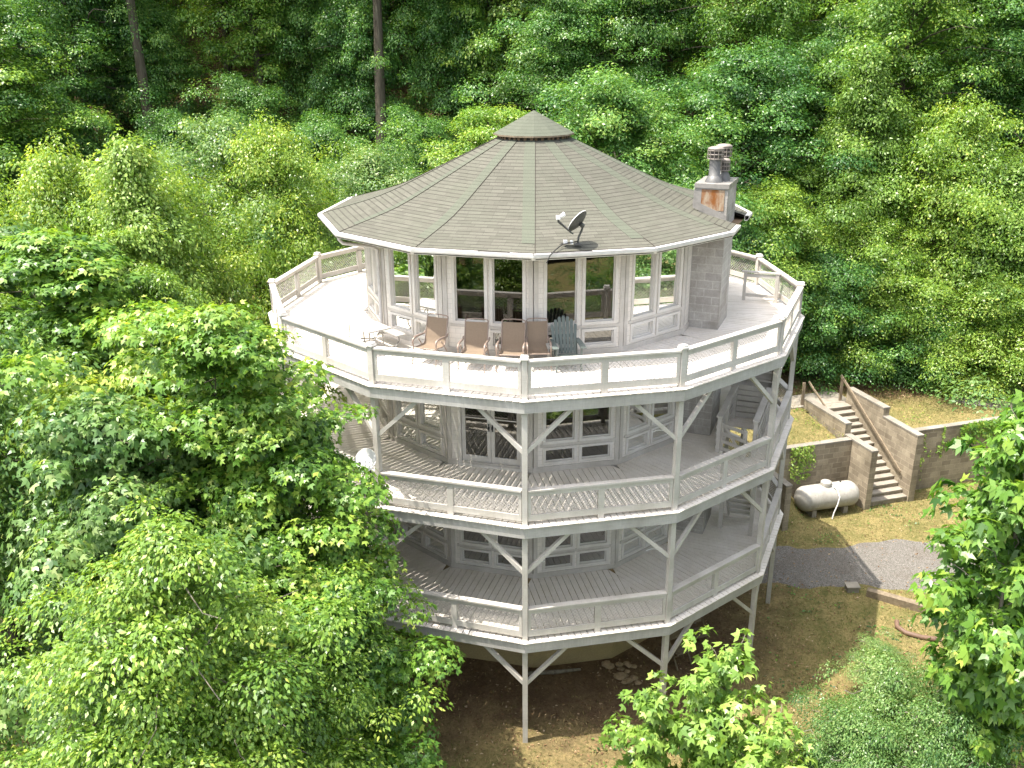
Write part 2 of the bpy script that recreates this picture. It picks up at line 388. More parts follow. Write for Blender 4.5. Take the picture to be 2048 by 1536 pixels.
# upper lawn behind the retaining wall
def terr(A, B): return None
ta = np.arange(-4.2, 26, .4); tb = np.arange(.16, 9.0, .35)
A, B = np.meshgrid(ta, tb); Xt = W0.x+WD.x*A+WN.x*B; Yt = W0.y+WD.y*A+WN.y*B
Zt = -6.42+.03*fnoise(Xt, Yt)+.012*B - .25*sst(-.9, -1.4, A)*sst(3, 0, B)
stairmask = (A > -1.78) & (A < -.02)
i_ = np.arange(A.size).reshape(A.shape)
Ft = np.stack([i_[:-1, :-1], i_[:-1, 1:], i_[1:, 1:], i_[1:, :-1]], -1).reshape(-1, 4)
am = (A[:-1, :-1]+A[:-1, 1:])/2; bm_ = (B[:-1, :-1]+B[1:, 1:])/2
keep = ~((am > -2.15) & (am < .1) & (bm_ < 3.0)).ravel() & ~((am < -1.8) & (bm_ < .42)).ravel()
o = link('lawn_terrace', npmesh('lawn_terrace', np.stack([Xt, Yt, Zt], -1).reshape(-1, 3), Ft[keep], M_ground, smooth=True)); tag(o, 'sunlit upper lawn behind the block retaining wall', kind='structure')
# gravel path
pv = []; pf = []
xs = np.arange(4.6, 30, .3)
for i, x in enumerate(xs):
    k = (x-7.4)/6.2
    y0 = -.18-.06*(x-7.4)+.12*math.sin(x*2.1)+.08*math.sin(x*5.3); y1 = 1.78+.13*(x-7.4)+.12*math.sin(x*1.7+1)+.07*math.sin(x*4.9)
    for j in range(6):
        y = y0+(y1-y0)*j/5; pv.append((x, y, float(gz(x, y))+.02-(.02 if j in (0, 5) else 0)))
pf = [(i*6+j, (i+1)*6+j, (i+1)*6+j+1, i*6+j+1) for i in range(len(xs)-1) for j in range(5)]
tag(link('gravel_path', npmesh('gravel_path', np.array(pv), np.array(pf), M_gravel, smooth=True)), 'grey gravel path crossing the yard', kind='structure')
# gravel drive on the upper terrace
dv = []
xs = np.arange(16.2, 40, .5)
for i, x in enumerate(xs):
    yc = 9.3+.12*(x-17)+.15*math.sin(x)
    hw = 1.5*min(1, (x-15.9)/3)
    for j in range(5):
        y = yc+hw*(j/2-1); a, b = wall_ab(x, y)
        dv.append((x, y, -6.42+.03*float(fnoise(np.array(x), np.array(y)))+.012*b+.02))
df = [(i*5+j, (i+1)*5+j, (i+1)*5+j+1, i*5+j+1) for i in range(len(xs)-1) for j in range(4)]
tag(link('gravel_drive', npmesh('gravel_drive', np.array(dv), np.array(df), M_gravel, smooth=True)), 'pale gravel drive at the edge of the upper lawn', kind='structure')

# ------------------------------------------------------------------ the round house
N = 13; S = 2*math.pi/N; TN = math.tan(S/2)
PHD, PHW = -0.0367, -0.0120                                   # phase of deck and wall polygons
RD, RW, RE = 7.0, 4.38, 5.42
ZL = {3: 0.0, 2: -2.83, 1: -5.70}
house = empty('round_house', (0, 0, -8.6))
tag(house, 'round three storey white house with wraparound decks and grey green shingle roof', 'house')
HI = Matrix.Translation((0, 0, 8.6))
def hb(mb, name, mats, parent=None):
    """build in world coordinates, parent to the house or to one of its parts"""
    o = mb.build(name, mats, parent or house)
    if parent is None: o.location = (0, 0, 8.6)
    return o
class Side:
    def __init__(s, k, ph, rad):
        th = ph+(k+.5)*S; s.n = Vector((math.sin(th), -math.cos(th), 0)); s.u = Vector((math.cos(th), math.sin(th), 0)); s.ap = rad*math.cos(S/2); s.k = k
    def P(s, u, n, z): return s.u*u+s.n*(s.ap+n)+Vector((0, 0, z))
    def A(s, u, n, z): return s.u*u+s.n*n+Vector((0, 0, z))
    def box(s, mb, u0, u1, n0, n1, z0, z1, m=0):
        mb.obox(s.P((u0+u1)/2, (n0+n1)/2, (z0+z1)/2), s.u*(u1-u0)/2, s.n*(n1-n0)/2, (0, 0, (z1-z0)/2), m)
    def mitre(s, mb, n0, n1, z0, z1, m=0, gap=0.0):           # board along the side, mitred at the corners
        P = [(-(s.ap+n0)*TN+gap, n0), ((s.ap+n0)*TN-gap, n0), ((s.ap+n1)*TN-gap, n1), (-(s.ap+n1)*TN+gap, n1)]
        V = [s.P(u, n, z) for z in (z0, z1) for u, n in P]
        mb.add(V, [(3, 2, 1, 0), (4, 5, 6, 7)]+[(i, (i+1) % 4, 4+(i+1) % 4, 4+i) for i in range(4)], m)
def vdir(k, ph): a = ph+k*S; return Vector((math.sin(a), -math.cos(a), 0))

# walls, windows, doors
WINS = [(-.76, -.06), (.12, .82)]
def ring(sd, mb, u0, u1, z0, z1, wd, n0, n1):
    sd.box(mb, u0-wd, u1+wd, n0, n1, z1, z1+wd); sd.box(mb, u0-wd, u1+wd, n0, n1, z0-wd, z0)
    sd.box(mb, u0-wd, u0, n0, n1, z0, z1); sd.box(mb, u1, u1+wd, n0, n1, z0, z1)
for L in (3, 2, 1):
    z0 = ZL[L]; top = z0+(2.50 if L == 3 else 2.84 if L == 2 else 2.86)
    for k in range(-6, 7):
        sd = Side(k, PHW, RW); hw = RW*math.sin(S/2)
        wl = MB(); door = (L == 2 and k == -1); chim = (k == 2)
        zb = z0-.05
        lo, mid0, mid1, hi = z0+.235, z0+.55, z0+.765, z0+(2.28 if L == 3 else 2.26)
        ti = (sd.ap-.12)*TN
        def col(u0, u1, za, zb_): sd.box(wl, u0, u1, -.12, 0, za, zb_)
        if door:
            du0, du1 = -.70, .74
            col(-hw+.02, du0, zb, top); col(du1, hw-.02, zb, top); col(du0, du1, z0+2.15, top); col(du0, du1, zb, z0+.06)
        elif chim:
            col(-hw+.02, hw-.02, zb, top)
        else:
            us = [-hw+.02, WINS[0][0], WINS[0][1], WINS[1][0], WINS[1][1], hw-.02]
            col(us[0], us[1], zb, top); col(us[2], us[3], zb, top); col(us[4], us[5], zb, top)
            for j, (a, b) in enumerate(WINS):
                nolow = (L == 3 and k == -1 and j == 0)
                col(a, b, zb, mid1 if nolow else lo)
                if not nolow: col(a, b, mid0, mid1)
                col(a, b, hi, top)
        wo = hb(wl, 'wall', M_siding)
        tr = MB()                                             # casing boards and sill line of this wall face
        sd.mitre(tr, 0.0, .03, z0+.0, z0+.13)
        for u in (-hw+.055, hw-.055): sd.box(tr, u-.05, u+.05, .001, .026, z0+.13, top-.02)
        if not door and not chim:
            sd.box(tr, WINS[0][0]-.125, WINS[1][1]+.125, .003, .024, mid0+.078, mid1-.068)
        hb(tr, 'wall_trim', M_paint)
        if door:
            fr = MB(); ring(sd, fr, du0, du1, z0+.06, z0+2.15, .07, -.02, .04); hb(fr, 'door_frame', M_trim)
            for a, b, hx in ((du0+.006, .015, -1), (.025, du1-.006, 1)):
                d = MB(); st = .085
                sd.box(d, a, a+st, -.07, -.02, z0+.07, z0+2.14); sd.box(d, b-st, b, -.07, -.02, z0+.07, z0+2.14)
                sd.box(d, a+st, b-st, -.07, -.02, z0+.07, z0+.27); sd.box(d, a+st, b-st, -.07, -.02, z0+2.05, z0+2.14)
                sd.box(d, a+st, b-st, -.06, -.03, z0+1.22, z0+1.245)
                do = hb(d, 'door', M_trim)
                g = MB(); sd.box(g, a+st, b-st, -.048, -.042, z0+.27, z0+2.05); g.build('pane', M_glass, do)
                h = MB(); ux = (b-.04) if hx < 0 else (a+.04)
                sd.box(h, ux-.016, ux+.016, -.02, -.008, z0+.93, z0+1.12); h.tube([sd.P(ux, -.01, z0+.98), sd.P(ux, .05, z0+1.0), sd.P(ux, .05, z0+1.06), sd.P(ux, -.01, z0+1.08)], .011, 6); sd.box(h, ux-.02, ux+.02, -.02, .03, z0+1.0, z0+1.03)
                h.build('handle', M_black, do)
        elif not chim:
            for j, (a, b) in enumerate(WINS):
                nolow = (L == 3 and k == -1 and j == 0)
                fr = MB(); ring(sd, fr, a+.002, b-.002, mid1+.002, hi-.002, .066, -.03, .034)
                ring(sd, fr, a+.03, b-.03, mid1+.03, hi-.03, .026, -.06, -.03)
                if not nolow:
                    ring(sd, fr, a+.002, b-.002, lo+.002, mid0-.002, .062, -.028, .032); ring(sd, fr, a+.03, b-.03, lo+.03, mid0-.03, .026, -.06, -.028)
                wi = hb(fr, 'window', M_trim)
                g = MB(); sd.box(g, a+.01, b-.01, -.052, -.046, mid1+.01, hi-.01); g.build('pane', M_glass, wi)
                if not nolow:
                    g = MB(); sd.box(g, a+.01, b-.01, -.052, -.046, lo+.01, mid0-.01); g.build('pane', M_glass, wi)
    # interior: floor, timber posts near the glass
    fl = MB(); fl.prism([tuple((vdir(k, PHW)*4.2).xy) for k in range(N)], z0-.16, z0+.01); hb(fl, 'interior_floor', M_intfloor)
    if L == 3:
        c = MB(); c.prism([tuple((vdir(k, PHW)*4.2).xy) for k in range(N)], 2.44, 2.52); hb(c, 'ceiling', M_intwood)
    for k in range(-3, 4):
        p = MB(); q = vdir(k, PHW)*3.85; t = Vector((-q.y, q.x, 0)).normalized()
        p.obox(q+Vector((0, 0, z0+1.22)), t*.07, q.normalized()*.07, (0, 0, 1.20)); hb(p, 'interior_post', M_intwood)
    c = MB(); c.lathe((.3, .8, z0+.012), [(1.5, 0), (1.5, 2.4)], 10, smooth=False); hb(c, 'interior_partition', M_intwall)
v = MB(); sd = Side(-1, PHW, RW); v.lathe(sd.P(-.42, 0.0, .40), [(.105, 0), (.105, .02), (.085, .03), (.04, .018), (0, .018)], 18, ax=sd.n); hb(v, 'wall_vent', M_gutter)

# decks
hole = (5.42, 6.18, -1.25, .5)
for L in (3, 2, 1):
    z0 = ZL[L]; fl = MB(); jo = MB()
    for k in range(-6, 7):
        sd = Side(k, PHD, RD); vin = 4.27; vout = sd.ap+.035
        umax = vout*TN; bw, gp = .135, .0145; nb = int(umax/(bw+gp))+1
        for i in range(-nb, nb+1):
            a = i*(bw+gp)-bw/2; b = a+bw
            a2, b2 = max(a, -umax+.004), min(b, umax-.004)
            if b2-a2 < .02: continue
            va, vb = max(vin, abs(a2)/TN+.004), max(vin, abs(b2)/TN+.004)
            if a2 < 0 < b2: va = vb = vin
            rngs = [(va, vb, vout, vout)]
            if L == 2 and k == 2 and hole[2] < (a2+b2)/2 < hole[3]:
                rngs = [(va, vb, hole[0], hole[0]), (hole[1], hole[1], vout, vout)]
            dz = random.uniform(-.0025, .0025)
            for p, q, r_, s_ in rngs:
                if r_ < p or s_ < q: continue
                V = [sd.A(u, n, z0+z+dz) for z in (-.018, 0) for u, n in ((a2, p), (b2, q), (b2, s_), (a2, r_))]
                fl.add(V, [(3, 2, 1, 0), (4, 5, 6, 7), (0, 1, 5, 4), (1, 2, 6, 5), (2, 3, 7, 6), (3, 0, 4, 7)])
        for n in (4.45, 5.15, 5.85, 6.5):
            if L == 2 and k == 2 and n > 5: continue
            jo.bar(sd.A(-n*TN+.03, n, z0-.14), sd.A(n*TN-.03, n, z0-.14), .045, .19)
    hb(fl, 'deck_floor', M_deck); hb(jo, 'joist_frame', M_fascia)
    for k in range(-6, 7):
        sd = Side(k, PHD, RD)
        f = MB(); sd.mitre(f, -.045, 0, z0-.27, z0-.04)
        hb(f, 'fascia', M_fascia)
# posts, caps, braces
RP = 6.86
for k in range(-6, 7):
    d = vdir(k, PHD); q = d*RP; t = Vector((-d.y, d.x, 0))
    zg = float(gz(q.x, q.y))-.15
    p = MB(); p.obox(q+Vector((0, 0, (.83+zg)/2)), t*.058, d*.058, (0, 0, (.83-zg)/2)); po = hb(p, 'post', M_paint)
    c = MB(); c.obox(q+Vector((0, 0, .845)), t*.085, d*.085, (0, 0, .016)); c.obox(q+Vector((0, 0, .88)), t*.07, d*.07, (0, 0, .02)); c.build('post_cap', M_trim, po)
    for L in (3, 2, 1):
        z0 = ZL[L]; zj = z0-1.17
        if zj-.2 < zg: continue
        for sgn in (-1, 1):
            sd = Side(k if sgn > 0 else k-1, PHD, RD); hwp = RP*math.sin(S/2); nn = RP*math.cos(S/2)-.01
            b = MB(); e = -sgn
            b.bar(sd.A(e*(hwp-.03), nn, zj), sd.A(e*(hwp-1.0), nn, z0-.265), .085, .085, sd.n); hb(b, 'brace', M_paint)
# railings
def lattice(wd, ht, pitch=.092, th=.0054):
    m = MB(); c = pitch; kk = 1.15
    for sg in (-1, 1):
        x0 = -ht*kk
        while x0 < wd:
            pts = []
            a = max(0, -x0); b = min(ht*kk, wd-x0)
            if b-a > .03:
                xa, xb = x0+a, x0+b; ya, yb = a/kk, b/kk
                if sg < 0: ya, yb = ht-ya, ht-yb
                m.bar((xa, sg*.003, ya), (xb, sg*.003, yb), th, th, (0, 1, 0))
            x0 += c
    return m.mesh('lattice', M_wire)
hwp = RP*math.sin(S/2); LATW, LATH = hwp-.058-.07-.075, .425
lat_me = lattice(LATW, LATH)
for L in (3, 2, 1):
    z0 = ZL[L]
    for k in range(-6, 7):
        sd = Side(k, PHD, RD); n0 = RP*math.cos(S/2)
        r = MB(); e = hwp-.062
        def bx(u0, u1, d0, d1, z_0, z_1): r.obox(sd.A((u0+u1)/2, n0+(d0+d1)/2, z0+(z_0+z_1)/2), sd.u*(u1-u0)/2, sd.n*(d1-d0)/2, (0, 0, (z_1-z_0)/2))
        bx(-e, e, -.075, .075, .765, .805)                    # flat cap
        bx(-e, e, .0, .04, .665, .764); bx(-e, e, .0, .04, .085, .225)
        for a, b in ((-e, -e+.065), (e-.065, e)): bx(a, b, .002, .038, .226, .664)
        bx(-.068, .068, -.045, .045, -.0, .664)
        ro = hb(r, 'railing', M_paint)
        for u in (-e+.066, .069):
            lo = link('lattice_panel', lat_me, ro)
            mt = Matrix.Identity(4); c = sd.A(u, n0+.02, z0+.233)
            for i in range(3): mt[i][0], mt[i][1], mt[i][2], mt[i][3] = sd.u[i], -sd.n[i], (0, 0, 1)[i], c[i]
            mt[0][1], mt[1][1] = -sd.n.x, -sd.n.y
            lo.matrix_basis = mt
# plant hooks on the posts
for k, z in ((0, -1.12), (1, -1.12), (0, -3.98), (1, -3.98)):
    d = vdir(k, PHD); q = d*(RP-.06); t = Vector((-d.y, d.x, 0)); sg = 1 if k == 0 else -1
    h = MB(); h.tube([q+t*sg*(.05+.36*f)-d*(.05+.25*f)+Vector((0, 0, z+.13*math.sin(f*2.6)-.03)) for f in np.linspace(0, 1, 8)], .009, 6); hb(h, 'plant_hook', M_dishwhite)

# foundation
f = MB(); f.prism([tuple((vdir(k, PHW)*4.40).xy) for k in range(N)], -9.3, -5.72); hb(f, 'foundation', M_found)

# roof
PROF = [(.86, 4.43), (1.6, 4.08), (2.5, 3.655), (3.3, 3.285), (3.62, 3.145), (3.9, 3.035), (4.2, 2.94), (4.48, 2.862), (5.40, 2.62)]
rf = MB()
CU0, CU1, CN0, CN1 = -.45, .80, 4.34, 5.0                     # chimney footprint on face 2
sag = lambda r: -.012*math.sin((r-.9)*1.4)
for k in range(-6, 7):
    sd = Side(k, PHW, RE); 
    for (ra, za), (rb, zb) in zip(PROF, PROF[1:]):
        na, nb_ = ra*math.cos(S/2), rb*math.cos(S/2); ha, h2 = ra*math.sin(S/2), rb*math.sin(S/2)
        if k == 2 and nb_ > 4.40:
            cols = [(-ha, -h2, CU0, CU0), (CU1, CU1, ha, h2)]
        else: cols = [(-ha, -h2, ha, h2)]
        for a0, b0, a1, b1 in cols:
            rf.add([sd.A(a0, na, za), sd.A(b0, nb_, zb), sd.A(b1, nb_, zb), sd.A(a1, na, za)], [(0, 1, 2, 3)])
            rf.add([sd.A(a0, na, za-.05), sd.A(b0, nb_, zb-.05), sd.A(b1, nb_, zb-.05), sd.A(a1, na, za-.05)], [(3, 2, 1, 0)], 1)
            if rb == PROF[-1][0]: rf.add([sd.A(b0, nb_, zb-.05), sd.A(b1, nb_, zb-.05), sd.A(b1, nb_, zb), sd.A(b0, nb_, zb)], [(0, 1, 2, 3)], 1)
roof = hb(rf, 'roof', [M_roof, M_dark])
PROFR = PROF[:-1]+[(5.0, 2.725)]
for k in range(-6, 7):                                        # ridge cap shingles lapped over the left of every hip
    sd = Side(k, PHW, RE); m = MB()
    for (ra, za), (rb, zb) in list(zip(PROFR, PROFR[1:])):
        na, nb_ = ra*math.cos(S/2), rb*math.cos(S/2); ha, h2 = ra*math.sin(S/2), rb*math.sin(S/2); wd = .25
        wa, wb = min(wd, ha), min(wd, h2)
        dz = .007
        m.add([sd.A(ha-wa, na, za+dz), sd.A(h2-wb, nb_, zb+dz), sd.A(h2+.03, nb_, zb+dz), sd.A(ha+.03, na, za+dz)], [(0, 1, 2, 3)])
        m.add([sd.A(ha-wa, na, za), sd.A(h2-wb, nb_, zb), sd.A(h2-wb, nb_, zb+dz), sd.A(ha-wa, na, za+dz)], [(0, 1, 2, 3)])
        m.add([sd.A(ha+.03, na, za-.01), sd.A(ha+.03, na, za+dz), sd.A(h2+.03, nb_, zb+dz), sd.A(h2+.03, nb_, zb-.01)], [(0, 1, 2, 3)])
    m.build('ridge_strip', M_ridge, roof)
    q = MB()
    for (ra, za), (rb, zb) in zip(PROF, PROF[1:]):
        na, nb_ = ra*math.cos(S/2), rb*math.cos(S/2); ha, h2 = ra*math.sin(S/2), rb*math.sin(S/2)
        if k == 2 and nb_ > 4.4: continue
        q.bar(sd.A(ha+.036, na, za+.0), sd.A(h2+.036, nb_, zb+.0), .012, .014)
    q.build('hip_shadow_line', M_dark, roof)  # dark bar drawn in place of the shadow along the ridge strip's edge
m = MB(); cr = 1.02
for k in range(-6, 7):
    a, b = vdir(k, PHW), vdir(k+1, PHW)
    m.add([a*cr+Vector((0, 0, 4.515)), b*cr+Vector((0, 0, 4.515)), Vector((0, 0, 5.056))], [(0, 1, 2)])
    m.add([a*cr+Vector((0, 0, 4.475)), b*cr+Vector((0, 0, 4.475)), b*cr+Vector((0, 0, 4.515)), a*cr+Vector((0, 0, 4.515))], [(0, 1, 2, 3)], 1)
    m.add([a*cr+Vector((0, 0, 4.475)), a*.9+Vector((0, 0, 4.475)), b*.9+Vector((0, 0, 4.475)), b*cr+Vector((0, 0, 4.475))], [(0, 1, 2, 3)], 1)
    m.add([a*.9+Vector((0, 0, 4.30)), b*.9+Vector((0, 0, 4.30)), b*.9+Vector((0, 0, 4.48)), a*.9+Vector((0, 0, 4.48))], [(0, 1, 2, 3)], 2)
    for f in (.12, .5, .88):
        p = a*(1-f)+b*f; n = (a+b).normalized()
        m.obox(p*.905+Vector((0, 0, 4.41)), Vector((-n.y, n.x, 0))*.035, n*.02, (0, 0, .07), 3)
m.build('cupola', [M_ridge, M_oldwood, M_dark, M_brown], roof)
m = MB()
for k in range(-6, 7):
    sd = Side(k, PHW, RE); a, b = 4.2*math.cos(S/2)-.05, 5.37*math.cos(S/2)
    m.add([sd.A(-a*TN, a, 2.5), sd.A(a*TN, a, 2.5), sd.A(b*TN, b, 2.5), sd.A(-b*TN, b, 2.5)], [(0, 1, 2, 3)])
    if k != 2: m.add([sd.A(-b*TN, b, 2.5), sd.A(b*TN, b, 2.5), sd.A(b*TN, b, 2.60), sd.A(-b*TN, b, 2.60)], [(0, 1, 2, 3)])
hb(m, 'soffit', M_brown)
# gutters
GP = [(0, .0), (0, -.12), (.07, -.12), (.115, -.055), (.115, .0), (.103, .0), (.103, -.05), (.064, -.105), (.012, -.105), (.012, 0)]
for k in range(-6, 7):
    sd = Side(k, PHW, RE); spans = [(None, None)]
    if k == 2: spans = [(None, CU0-.01), (CU1+.01, None)]
    for a, b in spans:
        g = MB(); V = []
        for e, lim in ((-1, a), (1, b)):
            for n, z in GP: V.append(sd.P(lim if lim is not None else e*(sd.ap+n)*TN, n-.015, 2.60+z))
        q = len(GP)
        g.add(V, [(i, (i+1) % q, q+(i+1) % q, q+i) for i in range(q)]+[tuple(range(q))[::-1], tuple(range(q, 2*q))])
        u0 = a if a is not None else -(sd.ap)*TN; u1 = b if b is not None else sd.ap*TN
        sd.box(g, u0+.03, u1-.03, .0, .085, 2.50, 2.515, 1)
        go = hb(g, 'gutter', [M_gutter, M_dark])
        segs = {-1: [(u0, .12), (.80, u1)], 0: [(u0, -.92), (-.05, u1)]}.get(k, [(u0, u1)])
        if k == -2: segs = [(u0, -.2), (-.18, u1)]
        for s0, s1 in segs:
            m = MB(); sd.box(m, s0+.004, s1-.004, -.012, .098, 2.602, 2.608); m.build('gutter_guard', M_gutter, go)
# downspout at the left
d3 = vdir(-2, PHW); t3 = Vector((-d3.y, d3.x, 0)); m = MB()
q = d3*5.36-t3*.15; e = d3*4.47-t3*.02
m.tube([q+Vector((0, 0, 2.50)), q+Vector((0, 0, 2.40)), q*.985+Vector((0, 0, 2.31)), e*1.03+Vector((0, 0, 2.17)), e+Vector((0, 0, 2.08)), e+Vector((0, 0, 1.5)), e+Vector((0, 0, .09)), e*1.03+Vector((0, 0, .04))], .042, 8)
hb(m, 'downspout', M_gutter)
# chimney
sd = Side(2, PHW, RW); m = MB()
def cb(mb, u0, u1, n0, n1, z0, z1, mi=0): mb.obox(sd.A((u0+u1)/2, (n0+n1)/2, (z0+z1)/2), sd.u*(u1-u0)/2, sd.n*(n1-n0)/2, (0, 0, (z1-z0)/2), mi)
CT = 3.42
cb(m, CU0+.01, CU1-.01, CN0, CN1, 2.47, CT); cb(m, CU0+.01, CU1-.01, 4.255, CN1, -9.2, 2.47)
chim = hb(m, 'chimney', M_block)
m = MB(); cb(m, CU0-.03, CU1+.03, CN0-.12, CN1+.03, CT, CT+.10); cb(m, CU0-.015, CU1+.015, CN0-.10, CN1+.015, CT-.03, CT); m.build('chimney_cap', M_capmetal, chim)
m = MB(); cb(m, CU0-.006, CU0+.008, CN0+.02, CN1-.07, 2.90, CT-.035); m.build('rusty_flashing', M_rust, chim)
m = MB(); V = [(CN0-.14, 3.13), (CN1+.015, 2.80), (CN1+.015, 2.62), (CN0-.14, 2.95)]
m.add([sd.A(CU0-.012, n, z) for n, z in V]+[sd.A(CU0+.005, n, z) for n, z in V], [(0, 1, 2, 3), (7, 6, 5, 4)]+[(i, 4+i, 4+(i+1) % 4, (i+1) % 4) for i in range(4)])
cb(m, CU0-.01, CU0+.012, CN0-.13, CN0+.05, 2.95, CT-.03)
m.build('step_flashing', M_capmetal, chim)
for u, n, hgt, r in ((-.10, 4.60, .78, .135), (.52, 4.68, .78, .135), (.22, 4.78, .48, .085)):
    m = MB(); c = sd.A(u, n, CT+.10)
    m.lathe(c, [(r*1.6, 0), (r*1.5, .03), (r*1.12, .14), (r, .15), (r, hgt-.26)], 20, 0)
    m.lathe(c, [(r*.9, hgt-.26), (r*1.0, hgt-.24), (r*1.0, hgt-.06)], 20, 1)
    m.lathe(c, [(0, hgt+.045), (r*.9, hgt+.03), (r*1.42, hgt), (r*1.42, hgt-.03), (r*1.1, hgt-.03)], 20, 2)
    for z in (hgt-.05, hgt-.14, hgt-.24): m.lathe(c, [(r*1.38, z-.013), (r*1.4, z-.013), (r*1.4, z+.013), (r*1.38, z+.013)], 20, 2)
    for j in range(12):
        a = j*math.pi/6; p = c+sd.u*math.cos(a)*r*1.39+sd.n*math.sin(a)*r*1.39
        m.tube([p+Vector((0, 0, hgt-.25)), p+Vector((0, 0, hgt-.02))], .008, 5, 2)
    m.build('flue', [M_steel, M_flue_dark, M_cage], chim)
# deck stair on the second level: slatted rails, open gate, treads, boxed stair coming down from the top deck
def sb(mb, u0, u1, n0, n1, z0, z1, mi=0): cb(mb, u0, u1, n0, n1, z0, z1, mi)
zf = ZL[2]; st = MB()
for n in (5.36, 6.22):
    for u in (-1.36, -.3, .98): sb(st, u-.045, u+.045, n-.045, n+.045, zf, zf+.93)
    for z in (.14, .32, .50, .68): sb(st, -1.40, 1.0, n-.065 if n < 6 else n+.047, n-.047 if n < 6 else n+.065, zf+z-.045, zf+z+.045)
    sb(st, -1.42, 1.02, n-.075, n+.075, zf+.931, zf+.965)
for z in (.10, .26, .42, .58, .74, .88): sb(st, 1.03, 1.055, 5.30, 6.28, zf+z-.06, zf+z+.06)
hb(st, 'stair_railing', M_paint)
g = MB(); gp = sd.A(-1.37, 5.42, zf); gd = (sd.n*.80-sd.u*.42).normalized()
for z in (.12, .32, .52, .74): g.bar(gp+Vector((0, 0, z)), gp+gd*.74+Vector((0, 0, z)), .022, .085)
for f in (.03, .71): g.bar(gp+gd*f+Vector((0, 0, .06)), gp+gd*f+Vector((0, 0, .80)), .035, .06, gd)
g.bar(gp+gd*.06+Vector((0, 0, .76)), gp+gd*.68+Vector((0, 0, .10)), .02, .06)
hb(g, 'stair_gate', M_paint)
for nm, za, zb, ua, ub, na, nb2 in (('deck_stair', ZL[2], ZL[1], -1.2, .9, 5.45, 6.15), ('deck_stair', ZL[3]-.28, ZL[2], 3.0, 1.25, 5.15, 6.25)):
    m = MB(); ns = 12
    for i in range(1, ns):
        f = i/ns; u = ua+(ub-ua)*f; z = za+(zb-za)*f; h = abs(ub-ua)/ns*.55
        sb(m, u-h, u+h, na+.05, nb2-.05, z-.02, z+.02)
    for n in (na+.025, nb2-.025): m.bar(sd.A(ua, n, za-.1), sd.A(ub, n, zb+.1), .04, .26)
    if zb > -4: m.bar(sd.A(ua, (na+nb2)/2, za-.27), sd.A(ub, (na+nb2)/2, zb-.07), nb2-na-.1, .03)
    hb(m, nm, M_paint)
m = MB(); e = [sd.A(1.25, n, z) for n, z in ((4.45, -.3), (5.6, -.3), (6.4, -.95), (6.4, -1.05), (5.5, -.75), (4.45, -1.6))]
m.add(e+[p+sd.u*.03 for p in e], [tuple(range(6)), tuple(range(6, 12))[::-1]]+[(i, 6+i, 6+(i+1) % 6, (i+1) % 6) for i in range(6)]); hb(m, 'stair_panel', M_paint)
for x, y in ((5.03, -1.87), (5.75, -2.28)):
    m = MB(); m.obox((x, y, (ZL[1]+ZL[2]-.1)/2), sd.u*.05, sd.n*.05, (0, 0, (ZL[2]-.1-ZL[1])/2)); hb(m, 'stair_post', M_paint)
# white frame guarding the stair head on the top deck
m = MB(); sd4 = sd
for n in (5.15, 6.0):
    sb(m, 2.55, 2.63, n-.04, n+.04, 0, .78)
sb(m, 2.54, 2.64, 5.05, 6.1, .781, .82); sb(m, 2.56, 2.62, 5.19, 5.96, .12, .2); sb(m, 2.56, 2.62, 5.19, 5.96, .66, .74)
hb(m, 'stair_head_frame', M_paint)

# ------------------------------------------------------------------ things on the top deck
def sling_chair(name, label, loc, rz, scale=1.0):
    root = empty(name, loc, rz); tag(root, label, 'chair', 'brown sling chairs in a row on the top deck'); root.scale = (scale, 1, .93)
    path = [(-.25, .415), (-.12, .40), (.05, .385), (.16, .385), (.21, .43), (.25, .55), (.30, .74), (.36, .95), (.375, 1.0)]
    m = MB(); V = []
    for x in (-.245, .245): V += [(x, y, z) for y, z in path]
    q = len(path); mid = [(0, y-(.012 if z > .45 else 0), z-(.02 if z < .45 else 0)) for y, z in path]
    V = [(-.245, y, z) for y, z in path]+mid+[(.245, y, z) for y, z in path]
    F = [(i, i+1, q+i+1, q+i) for i in range(q-1)]+[(q+i, q+i+1, 2*q+i+1, 2*q+i) for i in range(q-1)]
    m.add(V, F, 0, True); m.add([(x, y+.006, z-.006) for x, y, z in V], [f[::-1] for f in F], 0, True); m.build('sling', M_sling, root)
    m = MB()
    fp = path[:-1]+[(.385, 1.035)]
    for x in (-.255, .255): m.tube([(x, y, z) for y, z in fp], .014, 7)
    m.tube([(-.255, .385, 1.035), (-.2, .39, 1.06), (0, .392, 1.07), (.2, .39, 1.06), (.255, .385, 1.035)], .014, 7)
    m.tube([(-.255, -.25, .41), (.255, -.25, .41)], .013, 7); m.build('back_frame', M_chairframe, root)
    for x in (-.29, .29):
        m = MB(); m.tube([(x, -.24, .42), (x, -.27, .52), (x, -.25, .60), (x, -.16, .635), (x, .05, .625), (x, .25, .60), (x, .30, .66)], [.016, .02, .026, .028, .026, .02, .014], 7); m.build('armrest', M_chairframe, root)
        m = MB(); m.tube([(x, -.24, .44), (x, -.27, .2), (x, -.31, .0)], .014, 7); m.build('leg', M_chairframe, root)
        m = MB(); m.tube([(x, -.02, .55), (x, .18, .3), (x, .36, .0)], .014, 7); m.build('leg', M_chairframe, root)
    return root
sling_chair('sling_chair', 'brown sling chair half in sun, standing apart next to the white table', (-2.33, -4.58, 0), R(-24))
sling_chair('sling_chair', 'brown sling chair second from the white table, its back in shade', (-1.35, -4.97, 0), R(-9))
sling_chair('sling_chair', 'brown sling chair in the middle of the row, third from the white table', (-.53, -5.02, 0), R(-7))
sling_chair('sling_chair', 'narrow looking brown sling chair beside the green grey adirondack chair', (.05, -4.95, 0), R(4), .88)

